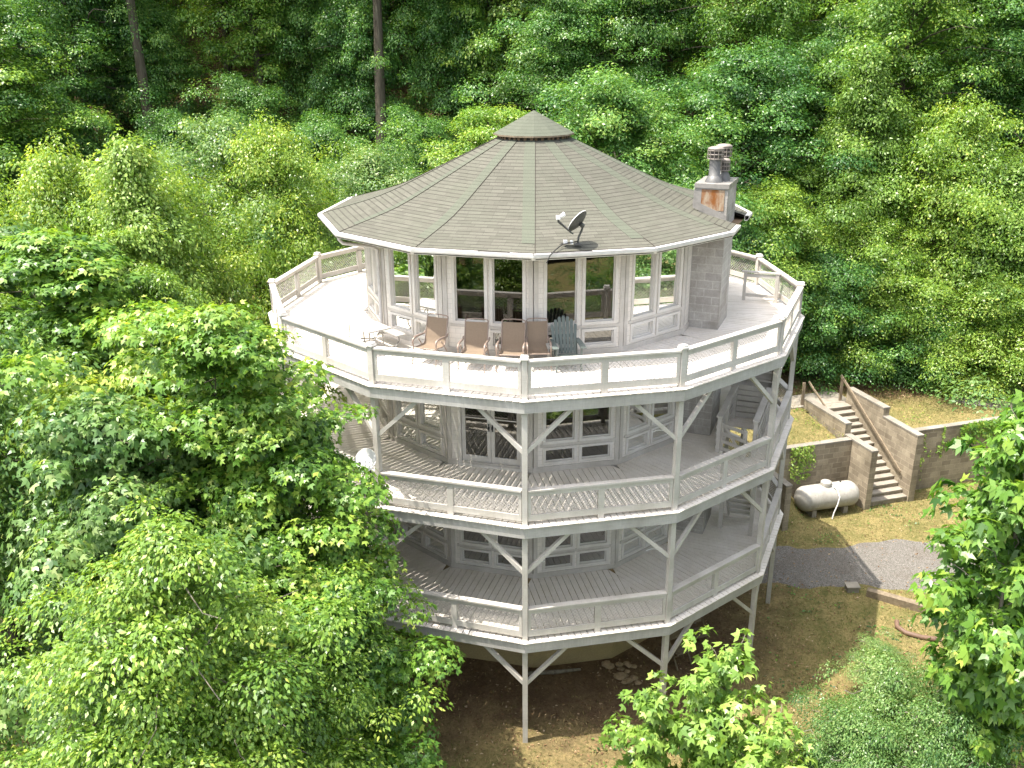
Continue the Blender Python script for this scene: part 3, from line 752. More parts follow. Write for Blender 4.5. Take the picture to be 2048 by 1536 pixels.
ad = empty('adirondack_chair', (.66, -4.95, 0), R(8)); tag(ad, 'green grey adirondack chair with a round fan back at the right end of the row', 'chair')
m = MB()
for i in range(7):
    a = (i-3)*.026; x0 = (i-3)*.070; H = .80-.020*(i-3)**2
    b0 = Vector((x0, .16, .26)); dr = Vector((math.sin(a), .34, .94)).normalized(); sx = Vector((math.cos(a), 0, -math.sin(a)))
    n = 5
    for j in range(n):
        m.obox(b0+dr*H*(j+.5)/n, sx*(.030+.008*j/n), dr.cross(sx).normalized()*.009, dr*H/n/2)
    tip = b0+dr*H; m.obox(tip+dr*.012, sx*.026, dr.cross(sx).normalized()*.009, dr*.014)
for z, wd in ((.34, .24), (.62, .27)):
    t_ = (z-.26)/.94; m.obox((0, .16+.34*t_+.022, z), (wd, 0, 0), (0, .012, 0), (0, .005, .03))
m.build('back', M_adiron, ad)
m = MB()
for i in range(6): m.obox((0, -.33+i*.085, .37-.022*i), (.25, 0, 0), (0, .037, -.01), (0, .002, .010))
m.build('seat', M_adiron, ad)
for x in (-.30, .30):
    m = MB(); m.prism([(x-.065, -.40), (x+.065, -.40), (x+.055, .1), (x+.03, .32), (x-.03, .32), (x-.055, .1)], .535, .557); m.build('armrest', M_adiron, ad)
    m = MB(); m.box(x*.9-.012, x*.9+.012, -.36, -.27, 0, .534); m.build('leg', M_adiron, ad)
    m = MB(); m.bar((x*.86, -.34, .33), (x*.86, .46, .03), .024, .11); m.bar((x*.93, .24, .15), (x*.93, .29, .53), .02, .06); m.build('leg', M_adiron, ad)

st = empty('side_table', (.36, -4.85, 0), R(5)); tag(st, 'small white side table squeezed between the last brown chair and the adirondack chair', 'table')
m = MB(); m.box(-.13, .13, -.16, .16, .44, .47); m.build('tabletop', M_plastic, st)
for x in (-.1, .1):
    for y in (-.13, .13): m = MB(); m.box(x-.015, x+.015, y-.015, y+.015, 0, .439); m.build('leg', M_plastic, st)

pt = empty('picnic_table', (-3.92, -3.62, 0), math.atan2(-.77, .64)); tag(pt, 'low white folding picnic table with one attached bench on the sunny deck', 'table')
m = MB(); m.box(-.64, .10, -.31, .31, .565, .595); m.box(.107, .64, -.31, .31, .565, .595); m.build('tabletop', M_plastic, pt)
m = MB(); m.box(-.60, .60, .46, .72, .325, .352); m.build('bench', M_plastic, pt)
for x in (-.42, .46):
    for y in (-.2, .2): m = MB(); m.tube([(x, y*.8, .56), (x, y, .0)], .016, 7); m.build('leg', M_leggrey, pt)
    m = MB(); m.tube([(x, .1, .12), (x, .5, .05), (x+.02, .60, .18), (x, .60, .33)], .015, 7); m.tube([(x*.6, 0, .55), (x, 0, .3)], .01, 6); m.build('bench_arm', M_leggrey, pt)

sdish = empty('satellite_dish', (.86, -5.02, 2.74)); tag(sdish, 'dark grey tilted satellite dish on the roof above the gutter', 'satellite dish')
def dish(root, cen, nrm, rad, mats, arm):
    n = Vector(nrm).normalized(); c = Vector(cen)
    m = MB(); pr = [(rad*f, .13*rad*f*f*2.2) for f in (0, .3, .6, .8, 1.0)]; th = .012
    m.lathe(c, pr, 28, 0, ax=n); m.lathe(c-n*th, [(r+.001, h) for r, h in pr], 28, 1, ax=n); m.lathe(c-n*th, [(rad+.001, pr[-1][1]), (rad+.004, pr[-1][1]+th), (rad-.004, pr[-1][1]+th)], 28, 0, ax=n)
    m.build('reflector', mats, root)
ds = Vector((-.70, .46, .55)).normalized(); dc = Vector((.03, -.02, .42))
dish(sdish, dc, ds, .265, [M_dishwhite, M_dishgrey], None)
m = MB(); m.tube([(0, 0, 0), (.01, 0, .12), (.07, 0, .26), (.10, 0, .36)], .022, 8); m.tube([(.10, 0, .36), dc-ds*.03], .05, 8); m.box(-.08, .08, -.07, .07, -.03, .0); m.build('mast', M_dishgrey, sdish)
m = MB(); lo = dc+Vector((-.17, -.04, -.19)); fo = dc+Vector((-.44, -.06, .13)); m.tube([lo+Vector((.04, 0, -.02)), lo, fo-Vector((0, 0, .08)), fo], [.018, .018, .028, .03], 7); m.build('feed_arm', M_dishgrey, sdish)
m = MB()
for k in (-1, 1): m.lathe(fo+Vector((.03, .05*k, 0)), [(0, 0), (.032, 0), (.036, .12), (.0, .13)], 10, ax=(.6, .1*k, .5))
m.box(fo.x-.05, fo.x+.03, fo.y-.09, fo.y+.09, fo.z-.03, fo.z+.03); m.build('feed_horn', M_dishwhite, sdish)
m = MB(); m.box(-.30, -.22, -.06, .02, -.01, .07); m.box(-.16, -.10, -.05, .02, -.01, .06); m.build('junction_box', M_dishwhite, sdish)
m = MB(); m.tube([(0, -.02, .05), (-.15, -.05, .02), (-.33, -.12, .0), (-.45, -.27, -.06), (-.58, -.45, -.14), (-.66, -.50, -.3)], .012, 5); m.tube([(-.1, 0, .02), (-.25, .05, .0), (-.38, -.1, -.0)], .008, 5); m.build('cable', M_cable, sdish)

q = vdir(-1, PHD)*6.95; rd = empty('satellite_dish', (q.x-.08, q.y-.42, ZL[2]+.86)); tag(rd, 'white round satellite dish fixed on the second deck rail at the leafy left side', 'satellite dish')
dish(rd, (0, -.12, .48), (-.35, -.75, .55), .25, [M_dishwhite, M_dishgrey], None)
m = MB(); m.tube([(.02, .1, -.02), (.02, .08, .30), (0, -.08, .47)], .02, 8); m.build('mast', M_dishgrey, rd)
m = MB(); e = Vector((-.13, -.42, .55)); m.tube([(-.02, -.16, .26), e], .012, 6); m.lathe(e, [(0, 0), (.03, 0), (.035, .07), (0, .08)], 10, ax=(.3, .8, -.2)); m.build('feed_arm', M_dishgrey, rd)

wc = empty('wicker_chair', (-.62, -3.45, .01), R(20)); tag(wc, 'white wicker armchair inside the top floor, seen behind the front glass', 'chair')
m = MB(); m.lathe((0, 0, 0), [(.26, .02), (.28, .38), (.25, .42), (0, .43)], 14); m.build('seat', M_wicker, wc)
m = MB(); m.tube([(-.30, -.2, .62), (-.31, .1, .64), (-.27, .28, .85), (0, .36, .98), (.27, .28, .85), (.31, .1, .64), (.30, -.2, .62)], .035, 8)
for x in np.linspace(-.27, .27, 9): m.tube([(x, .27-.3*x*x, .4), (x, .34-.9*x*x, .96-1.5*x*x)], .02, 5)
m.build('back', M_wicker, wc)

# ------------------------------------------------------------------ retaining walls, steps, tank
def wbox(mb, a0, a1, b0, b1, z0, z1, m=0):
    c = wp((a0+a1)/2, (b0+b1)/2, (z0+z1)/2); mb.obox(c, WD*(a1-a0)/2, WN*(b1-b0)/2, (0, 0, (z1-z0)/2), m)
def wall_thing(label, pieces):
    root = empty('retaining_wall', wp(pieces[0][0], pieces[0][2], -8.7)); tag(root, label, 'wall')
    off = -root.location
    m = MB(); cp = MB()
    for a0, a1, b0, b1, z0, z1 in pieces:
        wbox(m, a0, a1, b0, b1, z0, z1); wbox(cp, a0-.012, a1+.012, b0-.012, b1+.012, z1, z1+.05)
    for mb_, nm, mt in ((m, 'block_face', M_wallblock), (cp, 'coping', M_blockcap)):
        o = mb_.build(nm, mt, root); o.location = off
    return root
wall_thing('block retaining wall with a bushy creeper behind the white gas tank', [(-5.6, -2.06, .30, .52, -9.0, -6.43)])
wall_thing('long block retaining wall with hanging ivy to the right of the garden steps', [(.055, 8.5, .0, .22, -9.0, -6.30)])
wall_thing('narrow block wall running from the tank towards the round house', [(-5.82, -5.605, -1.6, .52, -9.0, -6.75)])
stp = empty('garden_steps', wp(-1, -.6, -8.7)); tag(stp, 'concrete garden steps climbing between two block cheek walls to the upper lawn', 'steps'); off = -stp.location
m = MB()
for i in range(15):
    wbox(m, -1.80, -.215, -.62+.255*i, -.62+.255*(i+1)+.02 if i < 14 else 4.4, -8.9, -8.55+.147*(i+1)-.05, 0)
    wbox(m, -1.80, -.215, -.65+.255*i, -.62+.255*(i+1)+.02 if i < 14 else 4.4, -8.55+.147*(i+1)-.05, -8.55+.147*(i+1), 1)
o = m.build('step', [M_wallblock, M_concrete], stp); o.location = off
m = MB(); wbox(m, -3.2, .1, 3.35, 4.5, -6.6, -6.335); o = m.build('landing', M_concrete, stp); o.location = off
for a0, a1, segs in ((-2.05, -1.81, [(-.78, .75, -6.42), (.752, 3.3, -6.02)]), (-.205, .045, [(-.70, 1.15, -6.12), (1.152, 3.3, -5.80)])):
    m = MB(); c = MB()
    for b0, b1, z in segs: wbox(m, a0, a1, b0, b1, -9.0, z); wbox(c, a0-.012, a1+.012, b0-.012, b1+.004, z, z+.055)
    o = m.build('cheek_wall', M_wallblock, stp); o.location = off; c2 = c.build('coping', M_blockcap, o)
m = MB(); m.bar(wp(-.32, 3.6, -5.35), wp(-.32, -.25, -7.62), .05, .09); m.bar(wp(-.32, 3.5, -6.4), wp(-.32, 3.5, -5.42), .09, .09, (1, 0, 0))
for b in (-.1, 1.6): m.bar(wp(-.31, b, -7.53+.59*(b+.1)-.04), wp(-.2, b, -7.53+.59*(b+.1)-.04), .03, .03)
o = m.build('handrail', M_oldwood, stp); o.location = off
m = MB(); m.bar(wp(-1.72, 3.6, -5.45), wp(-1.72, 1.8, -6.35), .045, .07); m.bar(wp(-1.95, 3.55, -6.4), wp(-1.95, 3.55, -5.45), .1, .1, (1, 0, 0)); o = m.build('handrail', M_oldwood, stp); o.location = off

tk = empty('gas_tank', (10.1, 4.42, -8.6), math.atan2(.62, 2.3)); tag(tk, 'big white weathered gas tank lying on the grass in front of the block wall', 'tank')
m = MB(); r_, hl = .44, .80
pr = [(r_*math.sin(a), -hl-r_*.85*math.cos(a)) for a in np.linspace(0.001, math.pi/2, 9)]; pr += [(r_, f) for f in (-.4, 0, .4)]+[(r, -h) for r, h in pr[::-1]]
m.lathe((0, 0, .60), pr, 40, 0, ax=(1, 0, 0)); m.build('tank_body', M_tank, tk)
m = MB(); m.lathe((-.08, 0, 1.0), [(.19, 0), (.19, .13), (.175, .16), (.1, .18), (0, .185)], 24); m.build('valve_lid', M_tank, tk)
for x in (-.6, .6): m = MB(); m.box(x-.08, x+.08, -.3, .3, -.15, .25); m.build('foot', M_concrete, tk)
m = MB(); m.tube([(.05, -.12, 1.03), (.14, -.3, 1.0), (.19, -.46, .75), (.12, -.50, .5), (.0, -.52, .22), (-.06, -.55, .0)], .022, 7); m.build('gas_pipe', M_dishwhite, tk)
m = MB()
for x in (-.55, .55): m.lathe((x, 0, .60), [(.4405, -.02), (.444, -.015), (.444, .015), (.4405, .02)], 40, ax=(1, 0, 0))
m.build('weld_seam', M_tank, tk)
m = MB(); m.lathe((.5, .05, 1.02), [(.03, 0), (.03, .05), (0, .05)], 8); m.build('vent_plug', M_black, tk)

# ------------------------------------------------------------------ small things in the yard
kb = MB(); kb.bar((9.75, -.72, -8.50), (12.6, -2.5, -8.50), .22, .26); o = kb.build('timber_edging', M_oldwood); tag(o, 'weathered timber beam edging the gravel path at the tree', 'beam')
kb = MB(); kb.box(9.22, 9.55, -.62, -.36, -8.66, -8.42); kb.box(9.19, 9.58, -.65, -.33, -8.42, -8.38); o = kb.build('utility_box', M_concrete); tag(o, 'small pale grey utility box on the grass at the end of the timber beam', 'box')
kb = MB(); kb.tube([(10.1, -2.1, -8.54), (10.02, -2.35, -8.54), (10.15, -2.62, -8.54), (10.5, -2.8, -8.55), (11.0, -2.9, -8.57)], .07, 8); o = kb.build('drain_pipe', M_pipe); tag(o, 'brown curved drain pipe lying on the grass below the timber beam', 'pipe')
sp = empty('stone_pile', (2.2, -4.55, -8.5)); tag(sp, 'pile of tan stones on the bare earth under the lowest deck', 'stones')
for i in range(18):
    m = MB(); a = random.uniform(0, 6.28); d = random.uniform(0, .55)**.8; c = Vector((d*math.cos(a)*.7, d*math.sin(a)*1.2, float(gz(2.2+d*math.cos(a)*.7, -4.55+d*math.sin(a)*1.2))+8.5+random.uniform(.0, .1)))
    r0 = random.uniform(.08, .17); V = []; n = 8
    pr = [(0, -.5), (.7, -.4), (1, 0), (.75, .38), (0, .5)]
    for r, h in pr:
        for k in range(n): V.append(c+Vector((math.cos(k*.785)*r*r0*random.uniform(.75, 1.2), math.sin(k*.785)*r*r0*random.uniform(.75, 1.2)*.8, h*r0*random.uniform(.8, 1.1))))
    m.add(V, [(j*n+k, j*n+(k+1) % n, (j+1)*n+(k+1) % n, (j+1)*n+k) for j in range(4) for k in range(n)]); m.build('stone', M_stone, sp)
for (x, y, rz, lab) in ((3.75, -3.95, 30, 'weathered folding chair under the deck, the one nearer the deck post'), (4.35, -3.25, 20, 'weathered folding chair under the deck, the one farther from the deck post')):
    fc = empty('folding_chair', (x, y, float(gz(x, y))), R(rz)); tag(fc, lab, 'chair', 'folding chairs under the deck')
    m = MB()
    for i in range(5): m.box(-.22, .22, -.22+i*.09, -.15+i*.09, .42, .44)
    m.build('seat', M_oldwood, fc)
    m = MB()
    for i in range(3): m.obox((0, .26+.02*i, .62+i*.1), (.22, 0, 0), (0, .01, 0), (0, .02, .035))
    m.build('back', M_oldwood, fc)
    for sx in (-.23, .23):
        m = MB(); m.bar((sx, -.24, 0), (sx, .32, .90), .03, .04); m.build('leg', M_oldwood, fc)
        m = MB(); m.bar((sx*.9, .26, 0), (sx*.9, -.22, .43), .03, .04); m.build('leg', M_oldwood, fc)
lg = MB(); lg.tube([(-.2, -4.75, -8.24), (.5, -4.72, -8.22), (1.15, -4.6, -8.23)], [.05, .06, .035], 7); o = lg.build('fallen_branch', M_bark_light); tag(o, 'pale fallen branch lying below the tan foundation', 'branch')

# ------------------------------------------------------------------ vegetation
def unit(v): return v/np.maximum(np.linalg.norm(v, axis=1, keepdims=True), 1e-9)
KITE = np.array([[0, 0, 0], [.26, .42, .06], [0, 1, -.10], [-.26, .42, .06]])
def maple_shape():
    c = np.array([[0, 0, 0], [.22, .45, .03], [0, 1, -.08], [-.22, .45, .03]]); L = [c]
    for a, l in ((.95, .80), (-.95, .80)):
        p = c*np.array([1.0, l, 1.0]); s_, c_ = math.sin(a), math.cos(a)
        L.append(np.stack([p[:, 0]*c_+p[:, 1]*s_, -p[:, 0]*s_+p[:, 1]*c_+.06, p[:, 2]-.05*p[:, 1]], 1))
    return np.concatenate(L)
MAPLE = maple_shape()
def leaves(P, nrm, dirv, size, shape, r):
    """place one leaf per row: position, normal, pointing direction, length"""
    n = unit(nrm); d = unit(dirv - n*(dirv*n).sum(1, keepdims=True)); sd = np.cross(d, n)
    k = len(shape)
    V = P[:, None]+size[:, None, None]*(sd[:, None]*shape[None, :, 0:1]+d[:, None]*shape[None, :, 1:2]+n[:, None]*shape[None, :, 2:3])
    return V.reshape(-1, 3), np.arange(len(P)*k).reshape(-1, 4)
def tree_mesh(seed, H, rad, leaf, nleaf, shape=KITE, base=.25, prof='round', droop=.15, clump=.75, trunk_r=.13, flat=.45, limbs=34, cl_per=5, tops=1, upf=.9):
    """returns (trunk MB, crown vertices, faces, tint): limbs leave the trunk, leaf sprays hang on the limbs"""
    r = np.random.default_rng(seed); tm = MB()
    bend = r.normal(0, .35, 2)
    def tp(t): return np.array([bend[0]*math.sin(t*2.2), bend[1]*math.sin(t*1.7), t*H])
    ts = np.linspace(0, .90, 9); tm.tube([Vector(tp(t)) for t in ts], [trunk_r*(1-t)**.9+.006 for t in ts], 8)
    cc, co_, cr_ = [], [], []
    for i in range(limbs):
        f = (i+.5)/limbs; t = base+(1-base)*f**.9
        if prof == 'round': L = rad*(math.sin(math.pi*min(1, .16+.84*f))**.6)*1.02+.12*rad
        elif prof == 'cone': L = rad*(1.05-f)**.8
        else: L = rad*(.55+.45*math.sin(math.pi*f))
        if f > .88: L *= .8
        L *= r.uniform(.62, 1.2)
        az = i*2.39996+r.uniform(-.4, .4); el = .15+.75*f+r.uniform(-.15, .2)
        d = np.array([math.cos(az)*math.cos(el), math.sin(az)*math.cos(el), math.sin(el)])
        p0 = tp(t*.93); pts = []
        for s_ in np.linspace(0, 1, 6):
            pts.append(p0+d*L*s_+np.array([0, 0, -droop*L*s_*s_*1.6])+r.normal(0, .03*L, 3)*(s_ > 0))
        tm.tube([Vector(p) for p in pts], [max(.008, trunk_r*.38*(1-t*.6)*(1-.9*s_)) for s_ in np.linspace(0, 1, 6)], 5, cap=False)
        for j in range(cl_per):
            s_ = .28+.78*(j+r.uniform(0, 1))/cl_per
            k = min(int(s_*5), 4); q = pts[k]+(pts[k+1]-pts[k])*min(s_*5-k, 1.25)
            sp = L*.34*s_
            c = q+r.normal(0, 1, 3)*np.array([sp, sp, sp*.45])
            cc.append(c); co_.append(unit((c-np.array([*tp(t*.9)[:2], t*H*.8]))[None])[0]); cr_.append(clump*r.choice([.5, .72, .95, 1.2])*r.uniform(.85, 1.15)*(.75+.35*math.sin(math.pi*f)))
    cc, co_, cr_ = np.array(cc), np.array(co_), np.array(cr_)
    idx = r.choice(len(cc), nleaf, p=cr_**2/np.sum(cr_**2))
    g = unit(r.normal(0, 1, (nleaf, 3))); rr = r.uniform(0, 1, nleaf)**.33
    g[:, 2] = np.where(g[:, 2] < -.25, -g[:, 2]*.6, g[:, 2])
    cs = r.uniform(.7, 1.3, (len(cc), 3))
    off = g*rr[:, None]*cr_[idx][:, None]*np.array([1, 1, flat])*cs[idx]
    hor = np.linalg.norm(off[:, :2], axis=1); off[:, 2] -= droop*hor*hor*.9/np.maximum(cr_[idx], .2)
    P = cc[idx]+off
    nr = np.array([0, 0, upf*.75])+.85*g+.25*co_[idx]+r.normal(0, .42, (nleaf, 3))
    di = unit(off*np.array([1, 1, .4]))+.4*co_[idx]+r.normal(0, .5, (nleaf, 3))+np.array([0, 0, -droop*1.6])
    sz = leaf*r.uniform(.5, 1.28, nleaf)
    V, F = leaves(P, nr, di, sz, shape, r)
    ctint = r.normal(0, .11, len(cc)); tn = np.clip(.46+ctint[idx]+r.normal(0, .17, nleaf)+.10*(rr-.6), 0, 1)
    tn = np.where(r.uniform(0, 1, nleaf) < .012, 1.0, tn)
    return tm, V, F, np.repeat(tn, len(shape)//4)
class Species:
    def __init__(s, name, leafmat, bark, seed, **kw):
        s.name = name
        tm, V, F, tn = tree_mesh(seed, **kw)
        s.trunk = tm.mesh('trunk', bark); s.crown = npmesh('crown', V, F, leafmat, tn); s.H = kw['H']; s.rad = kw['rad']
    def put(s, x, y, label, cat='tree', H=None, rad=None, rz=None, group=None, z=None):
        if rz is None: rz = (x*12.9898+y*78.233) % 6.283
        zz = float(gz(x, y))-.1 if z is None else z
        o = empty(s.name, (x, y, zz), rz); sc = (H or s.H)/s.H; sr = (rad or s.rad*sc)/s.rad
        o.scale = (sr, sr, sc); tag(o, label, cat, group)
        link('trunk', s.trunk, o); link('crown', s.crown, o)
        return o
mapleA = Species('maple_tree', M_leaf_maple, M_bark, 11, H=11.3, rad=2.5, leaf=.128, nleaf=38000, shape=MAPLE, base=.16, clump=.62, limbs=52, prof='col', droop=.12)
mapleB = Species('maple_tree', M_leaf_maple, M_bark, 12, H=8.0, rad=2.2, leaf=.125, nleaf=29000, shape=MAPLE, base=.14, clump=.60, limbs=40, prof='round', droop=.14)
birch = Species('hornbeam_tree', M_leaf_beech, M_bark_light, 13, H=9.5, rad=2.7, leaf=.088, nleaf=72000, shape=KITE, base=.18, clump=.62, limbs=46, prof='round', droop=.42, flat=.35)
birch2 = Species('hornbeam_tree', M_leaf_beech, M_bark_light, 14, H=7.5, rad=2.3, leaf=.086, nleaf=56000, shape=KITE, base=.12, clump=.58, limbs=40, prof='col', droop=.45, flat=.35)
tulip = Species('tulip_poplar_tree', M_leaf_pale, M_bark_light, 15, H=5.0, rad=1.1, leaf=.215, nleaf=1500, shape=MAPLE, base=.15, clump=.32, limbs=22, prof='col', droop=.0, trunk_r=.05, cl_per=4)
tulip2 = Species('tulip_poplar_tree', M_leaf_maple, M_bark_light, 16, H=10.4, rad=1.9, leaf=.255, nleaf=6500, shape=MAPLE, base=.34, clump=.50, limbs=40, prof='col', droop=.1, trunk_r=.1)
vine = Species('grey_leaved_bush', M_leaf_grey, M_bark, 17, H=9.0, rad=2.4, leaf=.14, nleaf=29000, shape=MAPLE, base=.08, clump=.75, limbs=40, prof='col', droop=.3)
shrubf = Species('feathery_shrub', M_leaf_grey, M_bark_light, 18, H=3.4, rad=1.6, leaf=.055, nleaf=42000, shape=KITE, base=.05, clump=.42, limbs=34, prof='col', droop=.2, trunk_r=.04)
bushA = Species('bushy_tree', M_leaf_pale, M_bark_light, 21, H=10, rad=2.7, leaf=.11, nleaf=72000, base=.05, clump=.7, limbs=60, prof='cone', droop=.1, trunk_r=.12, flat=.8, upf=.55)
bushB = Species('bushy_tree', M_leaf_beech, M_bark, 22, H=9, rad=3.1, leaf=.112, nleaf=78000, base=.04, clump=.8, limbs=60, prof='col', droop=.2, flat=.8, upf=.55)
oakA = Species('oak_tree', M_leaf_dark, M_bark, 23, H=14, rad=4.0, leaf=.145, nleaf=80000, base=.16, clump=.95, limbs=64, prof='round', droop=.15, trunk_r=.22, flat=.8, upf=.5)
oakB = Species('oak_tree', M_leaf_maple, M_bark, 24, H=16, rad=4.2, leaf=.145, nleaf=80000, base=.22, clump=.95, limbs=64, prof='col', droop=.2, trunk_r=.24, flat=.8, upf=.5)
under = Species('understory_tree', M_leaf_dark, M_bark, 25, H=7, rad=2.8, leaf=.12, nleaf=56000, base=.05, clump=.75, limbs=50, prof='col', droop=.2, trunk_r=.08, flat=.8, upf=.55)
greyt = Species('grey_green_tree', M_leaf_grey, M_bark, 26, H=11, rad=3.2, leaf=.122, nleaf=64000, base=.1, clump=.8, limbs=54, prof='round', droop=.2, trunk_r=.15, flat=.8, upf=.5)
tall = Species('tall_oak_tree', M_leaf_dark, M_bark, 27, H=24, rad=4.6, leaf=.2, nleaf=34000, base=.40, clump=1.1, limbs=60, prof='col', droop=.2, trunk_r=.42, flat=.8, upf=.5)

# left foreground
mapleA.put(-5.45, -8.25, 'tall maple pressed against the left corner of the top deck', H=11.3, rad=2.35, rz=2.3)
mapleB.put(-3.9, -9.8, 'maple in the lower foreground left of the bare deck post', H=7.2, rad=1.75, rz=3.6)
birch.put(-5.5, -11.3, 'drooping hornbeam in the left foreground in front of the maple', H=9.9, rad=2.7)
birch2.put(-3.9, -12.0, 'small drooping hornbeam at the bottom edge left of the bare deck post', H=7.2, rad=2.0)
vine.put(-7.9, -9.6, 'grey leaved creeper covered bush at the left edge halfway down', H=10.2, rad=2.2)
birch2.put(-6.4, -13.2, 'drooping hornbeam filling the lower left corner', H=8.2, rad=2.3)
bushA.put(-10.9, .2, 'bright pointed light green tree standing tallest in the sunny left thicket', 'tree', H=13.6, rad=2.7)
bushB.put(-10.3, 3.4, 'rounded bushy tree just behind the left end of the top deck', H=11.0, rad=2.6)
mapleA.put(-9.9, -4.2, 'maple in the middle of the left thicket below the bright pointed tree', H=11.8, rad=3.0)
vine.put(-13.5, -1.5, 'grey leaved bush on the far left edge of the thicket', H=11.6, rad=2.8)
birch.put(-8.6, -4.4, 'hornbeam between the left deck edge and the middle maple', H=11.2, rad=2.3)
birch.put(-9.6, -.6, 'hornbeam directly in front of the bright pointed tree', H=11.6, rad=2.4)
bushB.put(-8.7, 8.2, 'bushy tree beyond the downspout side of the top deck', H=10.5, rad=2.6)
mapleB.put(-7.4, -6.8, 'round maple just left of the tall maple at the deck corner', H=10.9, rad=2.6)
greyt.put(-10.2, -8.2, 'grey green tree at the left edge beside the creeper covered bush', H=10.8, rad=2.6)
bushB.put(-14.5, 3.5, 'bushy tree in the upper left thicket under the dark trunks', H=11.5, rad=3.0)
birch.put(-12.2, -5.0, 'hornbeam on the left edge above the creeper covered bush', H=11.2, rad=2.6)
mapleB.put(-4.6, -9.9, 'low maple wedged between the hornbeam and the tall deck corner maple', H=7.8, rad=2.0)
mapleB.put(-5.0, -7.7, 'maple hidden in the gap between the deck corner maple and the lower decks', H=9.0, rad=1.6)
# right foreground
tulip.put(3.7, -9.2, 'pale young tulip poplar with big leaves, the tallest tip below the right deck posts', H=5.1, rad=.95)
tulip.put(2.5, -9.9, 'pale young tulip poplar left of the taller one, at the edge of the house shadow', H=4.4, rad=.75)
tulip.put(4.2, -10.0, 'low pale tulip poplar at the bottom edge right of its taller neighbour', H=4.2, rad=.9)
tulip.put(3.0, -9.55, 'small pale tulip poplar tip between two taller pale ones', H=4.5, rad=.6)
tulip2.put(7.95, -10.5, 'big leaved green tulip poplar at the right edge in front of the gravel path', H=10.6, rad=1.3, rz=1.2)
tulip2.put(9.1, -9.0, 'big leaved tulip poplar behind the one at the right edge', H=8.4, rad=1.4)
for x, y, h, r_, lab in ((5.5, -9.9, 3.9, 1.3, 'feathery pale shrub at the bottom right beside the tulip poplars'), (6.7, -9.9, 4.5, 1.4, 'feathery pale shrub in the lower right corner below the big tulip poplar'),
                         (7.9, -9.8, 4.8, 1.35, 'feathery pale shrub at the right edge in front of the big tulip poplar trunk'), (6.1, -11.0, 4.3, 1.4, 'feathery pale shrub in the bottom right corner, nearest of the shrubs'), (7.3, -11.2, 4.7, 1.4, 'feathery pale shrub at the very right of the lower edge'),
                         (7.5, -7.6, 2.0, 1.0, 'feathery shrub below the big tulip poplar at the edge of the yard'), (8.4, -5.6, 1.8, .9, 'low shrub at the corner of the house shadow')):
    shrubf.put(x, y, lab, 'shrub', H=h, rad=r_)
# right and rear edge of the clearing
bushA.put(13.4, 14.0, 'tall pale green pointed tree, the brightest behind the chimney side', H=12.6, rad=2.9)
bushB.put(16.8, 12.6, 'bushy light green tree right of the tall pale pointed tree', H=11.2, rad=3.1)
bushA.put(19.3, 12.0, 'pale bushy tree at the right edge of the forest', H=11.6, rad=3.2)
bushB.put(10.2, 12.6, 'bushy tree right of the chimney at the edge of the clearing', H=7.6, rad=2.8)
bushB.put(13.8, 11.9, 'low bushy tree at the foot of the tall pale pointed tree', H=6.8, rad=2.6)
bushB.put(17.6, 10.9, 'low bushy tree overhanging the leaf strewn bank on the right', H=6.6, rad=2.7)
under.put(11.8, 11.6, 'dark low understory tree on the bank above the garden steps', H=5.4, rad=2.3)
under.put(15.8, 11.5, 'dark low understory tree on the bank above the long wall', H=5.0, rad=2.3)
under.put(8.0, 11.2, 'dark understory tree behind the right end of the decks', H=6.6, rad=2.4)
bushB.put(21.0, 10.6, 'bushy tree overhanging the gravel drive', H=8.6, rad=2.9)
greyt.put(-5.0, 11.5, 'grey green tree close behind the left of the roof', H=9.6, rad=3.0)
greyt.put(-10.5, 10.5, 'silvery green tree left of the roof behind the thicket', H=11.0, rad=3.2)
oakA.put(3.0, 13.5, 'dark oak directly behind the roof peak', H=11.5, rad=3.7)
under.put(6.2, 12.6, 'dark understory tree behind the right roof slope', H=8.2, rad=2.7)
oakB.put(-1.2, 13.0, 'green oak behind the left roof slope', H=10.5, rad=3.4)
# tall trunks
for x, y, lab in ((-18.4, 22.3, 'tall forest oak whose dark trunk shows at the upper left'), (-7.2, 22.0, 'tall forest oak whose trunk shows left of the roof peak'), (-12.2, 30, 'tall slim forest oak high between the two dark trunks')):
    tall.put(x, y, lab, H=24, rad=3.2)
for x, y, h, lab in ((-11.0, 25.5, 8.5, 'understory tree high between the two dark trunks'), (-3.6, 24.0, 8.5, 'understory tree high right of the trunk beside the roof'), (-21.0, 25.0, 9.0, 'understory tree high left of the leftmost dark trunk'), (-20.5, 19.0, 5.6, 'low understory tree left of the leftmost dark trunk'), (-16.4, 19.6, 5.0, 'low understory tree right of the leftmost dark trunk'), (-13.2, 20.5, 6.0, 'low understory tree between the two dark trunks'),
                     (-9.6, 19.4, 5.2, 'low understory tree just left of the trunk beside the roof'), (-5.4, 19.6, 5.4, 'low understory tree just right of the trunk beside the roof'), (-22.5, 16.5, 7.0, 'understory tree at the upper left edge')):
    under.put(x, y, lab, H=h, rad=2.3)
